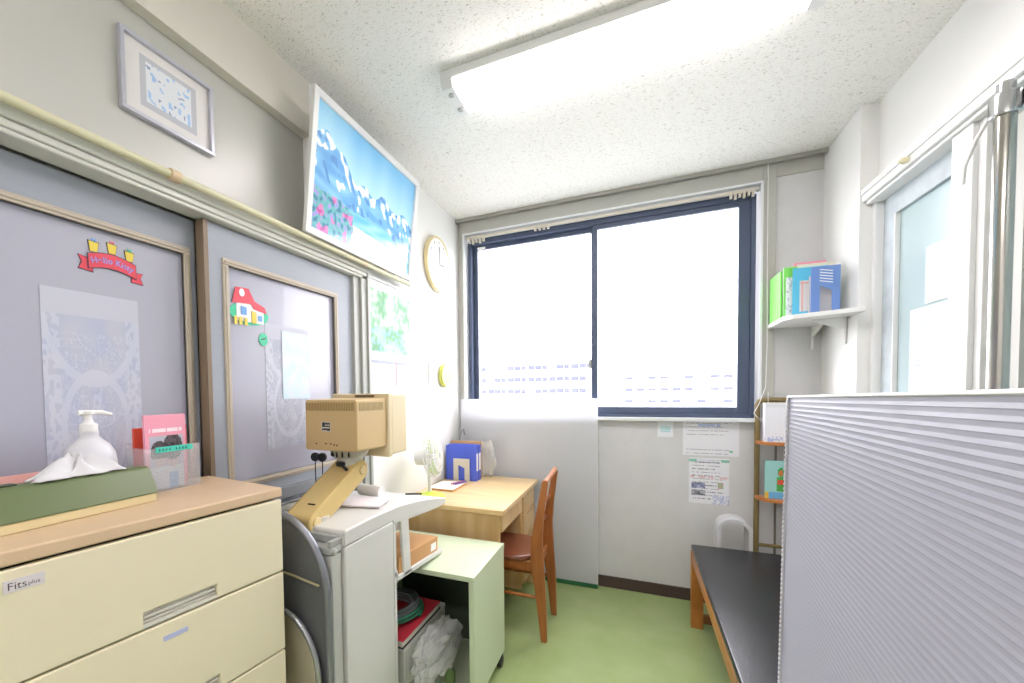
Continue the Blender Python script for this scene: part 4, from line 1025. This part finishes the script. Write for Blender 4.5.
# ---- corner wall shelf
shf = thing('corner_wall_shelf', 'white corner wall shelf on two brackets right of the window', 'shelf', (.85, 2.85, 1.7))
SZ = 1.712
MB().prism([(.700, 3.03), (.690, 2.69), (.715, 2.645), (.953, 2.53), (.953, 3.03)], 'z', 1.690, SZ).build('board', M_whitep, shf, bevel=.002)
MB().prism([(3.038, 1.69), (3.038, 1.56), (3.030, 1.56), (3.025, 1.63), (2.88, 1.682), (2.88, 1.69)], 'x', .905, .917).build('bracket', M_white, shf, bevel=.002)
MB().prism([(.954, 1.69), (.954, 1.56), (.946, 1.56), (.941, 1.63), (.82, 1.682), (.82, 1.69)], 'y', 2.72, 2.732).build('bracket', M_white, shf, bevel=.002)
G = 'files on the corner wall shelf'
def upright(name, label, cat, x0, x1, y0, y1, h, m, fn=None, nx=20, ny=30):
    o = thing(name, label, cat, ((x0+x1)/2, (y0+y1)/2, SZ), group=G)
    MB().box(x0, x1, y0, y1, SZ+.0005, SZ+h).build('cover', m, o, bevel=.0008)
    if fn: art('front_print', M_print, o, (x0, y0-.0002, SZ+.001), (x1-x0, 0, 0), (0, 0, h-.001), nx, ny, fn, thick=.0006)
    return o
LG = mat('light_green_file', '7EDB62', .45); CY = mat('cyan_file', '57C9E6', .45)
def leaf(seed, a, b2): return lambda u, v: mixc(a, b2, .5+1.4*noise.noise(Vector((u*5, v*7, seed)))) 
upright('file_folder', 'bright green file at the left end of the corner shelf', 'file', .704, .712, 2.80, 3.0, .255, LG)
def gside(u, v): return hx('7EDB62') if (u < .14 or v > .8) else (hx('E9ECEC') if rnd(int(u*10), int(v*26)) > .3 else hx('B9C9D2'))
upright('file_folder', 'green edged file of white printed papers facing the room', 'file', .708, .765, 2.76, 2.77, .262, LG, gside)
upright('file_folder', 'pink edged tall folder at the back of the corner shelf', 'file', .765, .90, 2.82, 2.826, .295, mat('pink_file', 'F2A0B4', .5))
upright('file_folder', 'cream tall folder in front of the pink one', 'file', .775, .925, 2.795, 2.803, .278, mat('cream_file', 'E6E2CE', .6))
def cyb(u, v):
    if .22 < u < .85 and .1 < v < .75: return hx('E8E3E0') if not (abs(u-.28) < .04 or abs(u-.80) < .04 or abs(v-.68) < .03) else hx('E7B4A8')
    return hx('62C8EA')
upright('file_folder', 'cyan folder with a white panel behind the blue bookend', 'file', .742, .885, 2.745, 2.753, .25, CY, cyb)
sbk = thing('bookend', 'blue bookend plate with white stripes and slot on the corner shelf', 'bookend', (.87, 2.69, SZ))
x0, x1 = .800, .915
m3 = MB(); arch_plate(m3, x0, x1, SZ+.0005, SZ+.235, 2.690, .004, x0+.036, x0+.083, SZ+.15)
m3.prism([(x0+.036, SZ+.15), (x0+.083, SZ+.15), (x0+.083, SZ+.115), (x0+.036, SZ+.14)], 'y', 2.690, 2.694)
m3.box(x0, x1, 2.694, 2.73, SZ+.0005, SZ+.002)
m3.build('plate', M_blue2, sbk)
m4 = MB()
for k in range(5): 
    z = SZ+.158+k*.014; m4.prism([(x0+.034, z+.004), (x0+.085, z-.008), (x0+.085, z-.004), (x0+.034, z+.008)], 'y', 2.6885, 2.6899)
m4.build('stripes', M_paper, sbk)
upright('file_folder', 'white paper folder visible through the slot of the blue bookend', 'file', .805, .91, 2.733, 2.739, .20, mat('greyish_paper', 'D9D6D4', .7))

# ---- notices on the back wall
def notice1(u, v):
    if .86 < v < .92 and .28 < u < .70: return hx('B4C0E6') if rnd(int(u*40)) > .25 else hx('E8E9F2')
    if abs(u-.86) < .03 and abs(v-.14) < .035: return hx('67B89A')
    return textlines(hx('E8E8EE'), hx('A2A2AC'), 9, .42, .07, 5)(u, v)
tag(art('notice', M_print, None, (.272, 3.0385, .930), (.300, 0, 0), (0, 0, .212), 90, 54, notice1, thick=.001), 'landscape white notice taped below the right side of the window', 'notice')
bpy.data.objects[-1] if False else None
def notice2(u, v):
    if .91 < v < .97: return hx('82BFAE') if (u < .2 or u > .8) else textlines(hx('E8E8EE'), hx('A9B4C4'), 30, .8, .1, 2)(u, v)
    if v < .46 and .07 < u < .42:
        if .33 < v: return mixc(hx('55597A'), hx('AFB4D0'), rnd(int(u*14), int(v*30)))
        if .18 < v < .30: return mixc(hx('4B4C55'), hx('B9BCC8'), rnd(int(u*14), int(v*30)))
    if .62 < v < .48 or (.72 < u < .86 and .34 < v < .48): return hx('8CC59C') if rnd(int(u*30), int(v*30)) > .5 else hx('D7A0A0')
    if v < .2 and u > .6: return hx('B4BBDA') if rnd(int(u*40), int(v*44)) > .5 else hx('E8E8F0')
    if .55 < v < .6: return hx('E2BFC4') if rnd(int(u*50)) > .4 else hx('E8E8EE')
    return textlines(hx('E8E8EE'), hx('8C8C9A'), 14, .45, .09, 8)(u, v)
tag(art('notice', M_print, None, (.306, 3.0385, .628), (.216, 0, 0), (0, 0, .288), 72, 90, notice2, thick=.001), 'portrait notice with small photos taped under the landscape notice', 'notice')
def notice3(u, v): return hx('AFDDE0') if (.2 < u < .85 and .28 < v < .7 and int(v*24) % 3) else hx('E6E9EF')
tag(art('notice', M_print, None, (.128, 3.0385, 1.040), (.090, 0, 0), (0, 0, .10), 24, 26, notice3, thick=.001), 'small white card with a pale turquoise square on the back wall', 'notice')
for o in list(C.objects):
    if o.name.startswith('notice') and o.location.length == 0: pass

# ---- ribbed plastic partition
pt = thing('ribbed_partition', 'translucent white ribbed plastic partition panel standing in the right foreground', 'partition', (.22, .5, 0))
A = Vector((.2525, .945, 0)); dirn = Vector((-.0855, -.82, .018)); Ln = 1.02
dirn.normalize(); side = Vector((dirn.y, -dirn.x, 0)).normalized()   # towards the left/camera side
if side.x > 0: side = -side
upv = Vector((0, 0, 1)); pitch_ = .0074; nr = 179
mb = MB(); ztop0 = 1.3315
rows = []
zz = ztop0
for i in range(nr):
    for dz, off in ((0, .0004), (-.0009, .00055), (-.0018, .0001), (-.0050, 0)):
        z = ztop0-(i*pitch_)+dz
        if z < .012: break
        rows.append((z, off))
prev = None; prevb = None
for z, off in rows:
    a = A+upv*z+side*off-upv*0; b2 = A+dirn*Ln+upv*z+side*off
    # small lean so the far edge is not quite plumb
    lean = Vector((0, .0, 0))*(ztop0-z)
    va, vb = mb.bm.verts.new(a+lean), mb.bm.verts.new(b2+lean)
    if prev: mb.bm.faces.new((prev[0], prev[1], vb, va))
    prev = (va, vb)
ribs = mb.build('ribbed_face', M_panel, pt)
mb = MB()
p0 = A+side*-.0045; p1 = A+dirn*Ln+side*-.0045
mb.poly([tuple(p0+upv*.012), tuple(p1+upv*.012), tuple(p1+upv*ztop0), tuple(p0+upv*ztop0), tuple(p0-side*.0015+upv*.012), tuple(p1-side*.0015+upv*.012), tuple(p1-side*.0015+upv*ztop0), tuple(p0-side*.0015+upv*ztop0)],
        [(0, 1, 2, 3), (4, 7, 6, 5), (0, 4, 5, 1), (1, 5, 6, 2), (2, 6, 7, 3), (3, 7, 4, 0)])
mb.build('back_skin', M_panel, pt)
mb = MB(); plank(mb, A-side*.006+upv*(ztop0-.001), dirn*Ln, side*.0095, upv, .0035); mb.build('top_edge', M_white, pt, bevel=.001)
mb = MB(); plank(mb, A-side*.006-dirn*.001+upv*.012, dirn*.009, side*.0095, upv, ztop0-.012)
for i in range(150): 
    z = ztop0-.01-i*.0088
    if z > .02: plank(mb, A+side*.0035+upv*z, dirn*.009, side*.0012, upv, .004)
mb.build('edge_strip', mat('clear_edge', 'D9D9DE', .35, translucent=.2), pt)
for t_ in (.08, .9):
    q = A+dirn*t_; MB().box(q.x-.07, q.x+.05, q.y-.03, q.y+.03, 0, .011).build('foot', M_white, pt, bevel=.002)

for o_ in pt.children:   # the sheet leans a little
    for v_2 in o_.data.vertices: v_2.co.x -= .013*(ztop0-v_2.co.z)

# ---- outside: pale apartment block
bd = thing('apartment_block', 'pale apartment block with rows of windows outside', 'building', (-6, 40, -30))
bx0, bx1, zt_ = -14.6, -3.6, 4.0
MB().box(bx0, bx1, 40, 52, -30, zt_).box(bx1+2, 9, 46, 56, -30, 3.4).build('walls', mat('pale_facade', 'F2F4F6', .8), bd)
mg = mat('far_glass', '565869', .6, spec=0.0)
wn = MB()
for r in range(6):
    z = 3.75-r*1.12
    for k in range(16):
        x = bx0+.5+k*.67
        if rnd(k, r, 5) > .12: wn.box(x, x+.62-.15*(k % 3 == 0), 39.95, 40.0, z-.42, z)
for r in range(4):
    z = 2.6-r*1.15
    for k in range(10):
        x = bx1+2.6+k*1.05
        if rnd(k, r, 8) > .3: wn.box(x, x+.7, 45.95, 46.0, z-.3, z)
wn.build('window', mg, bd)
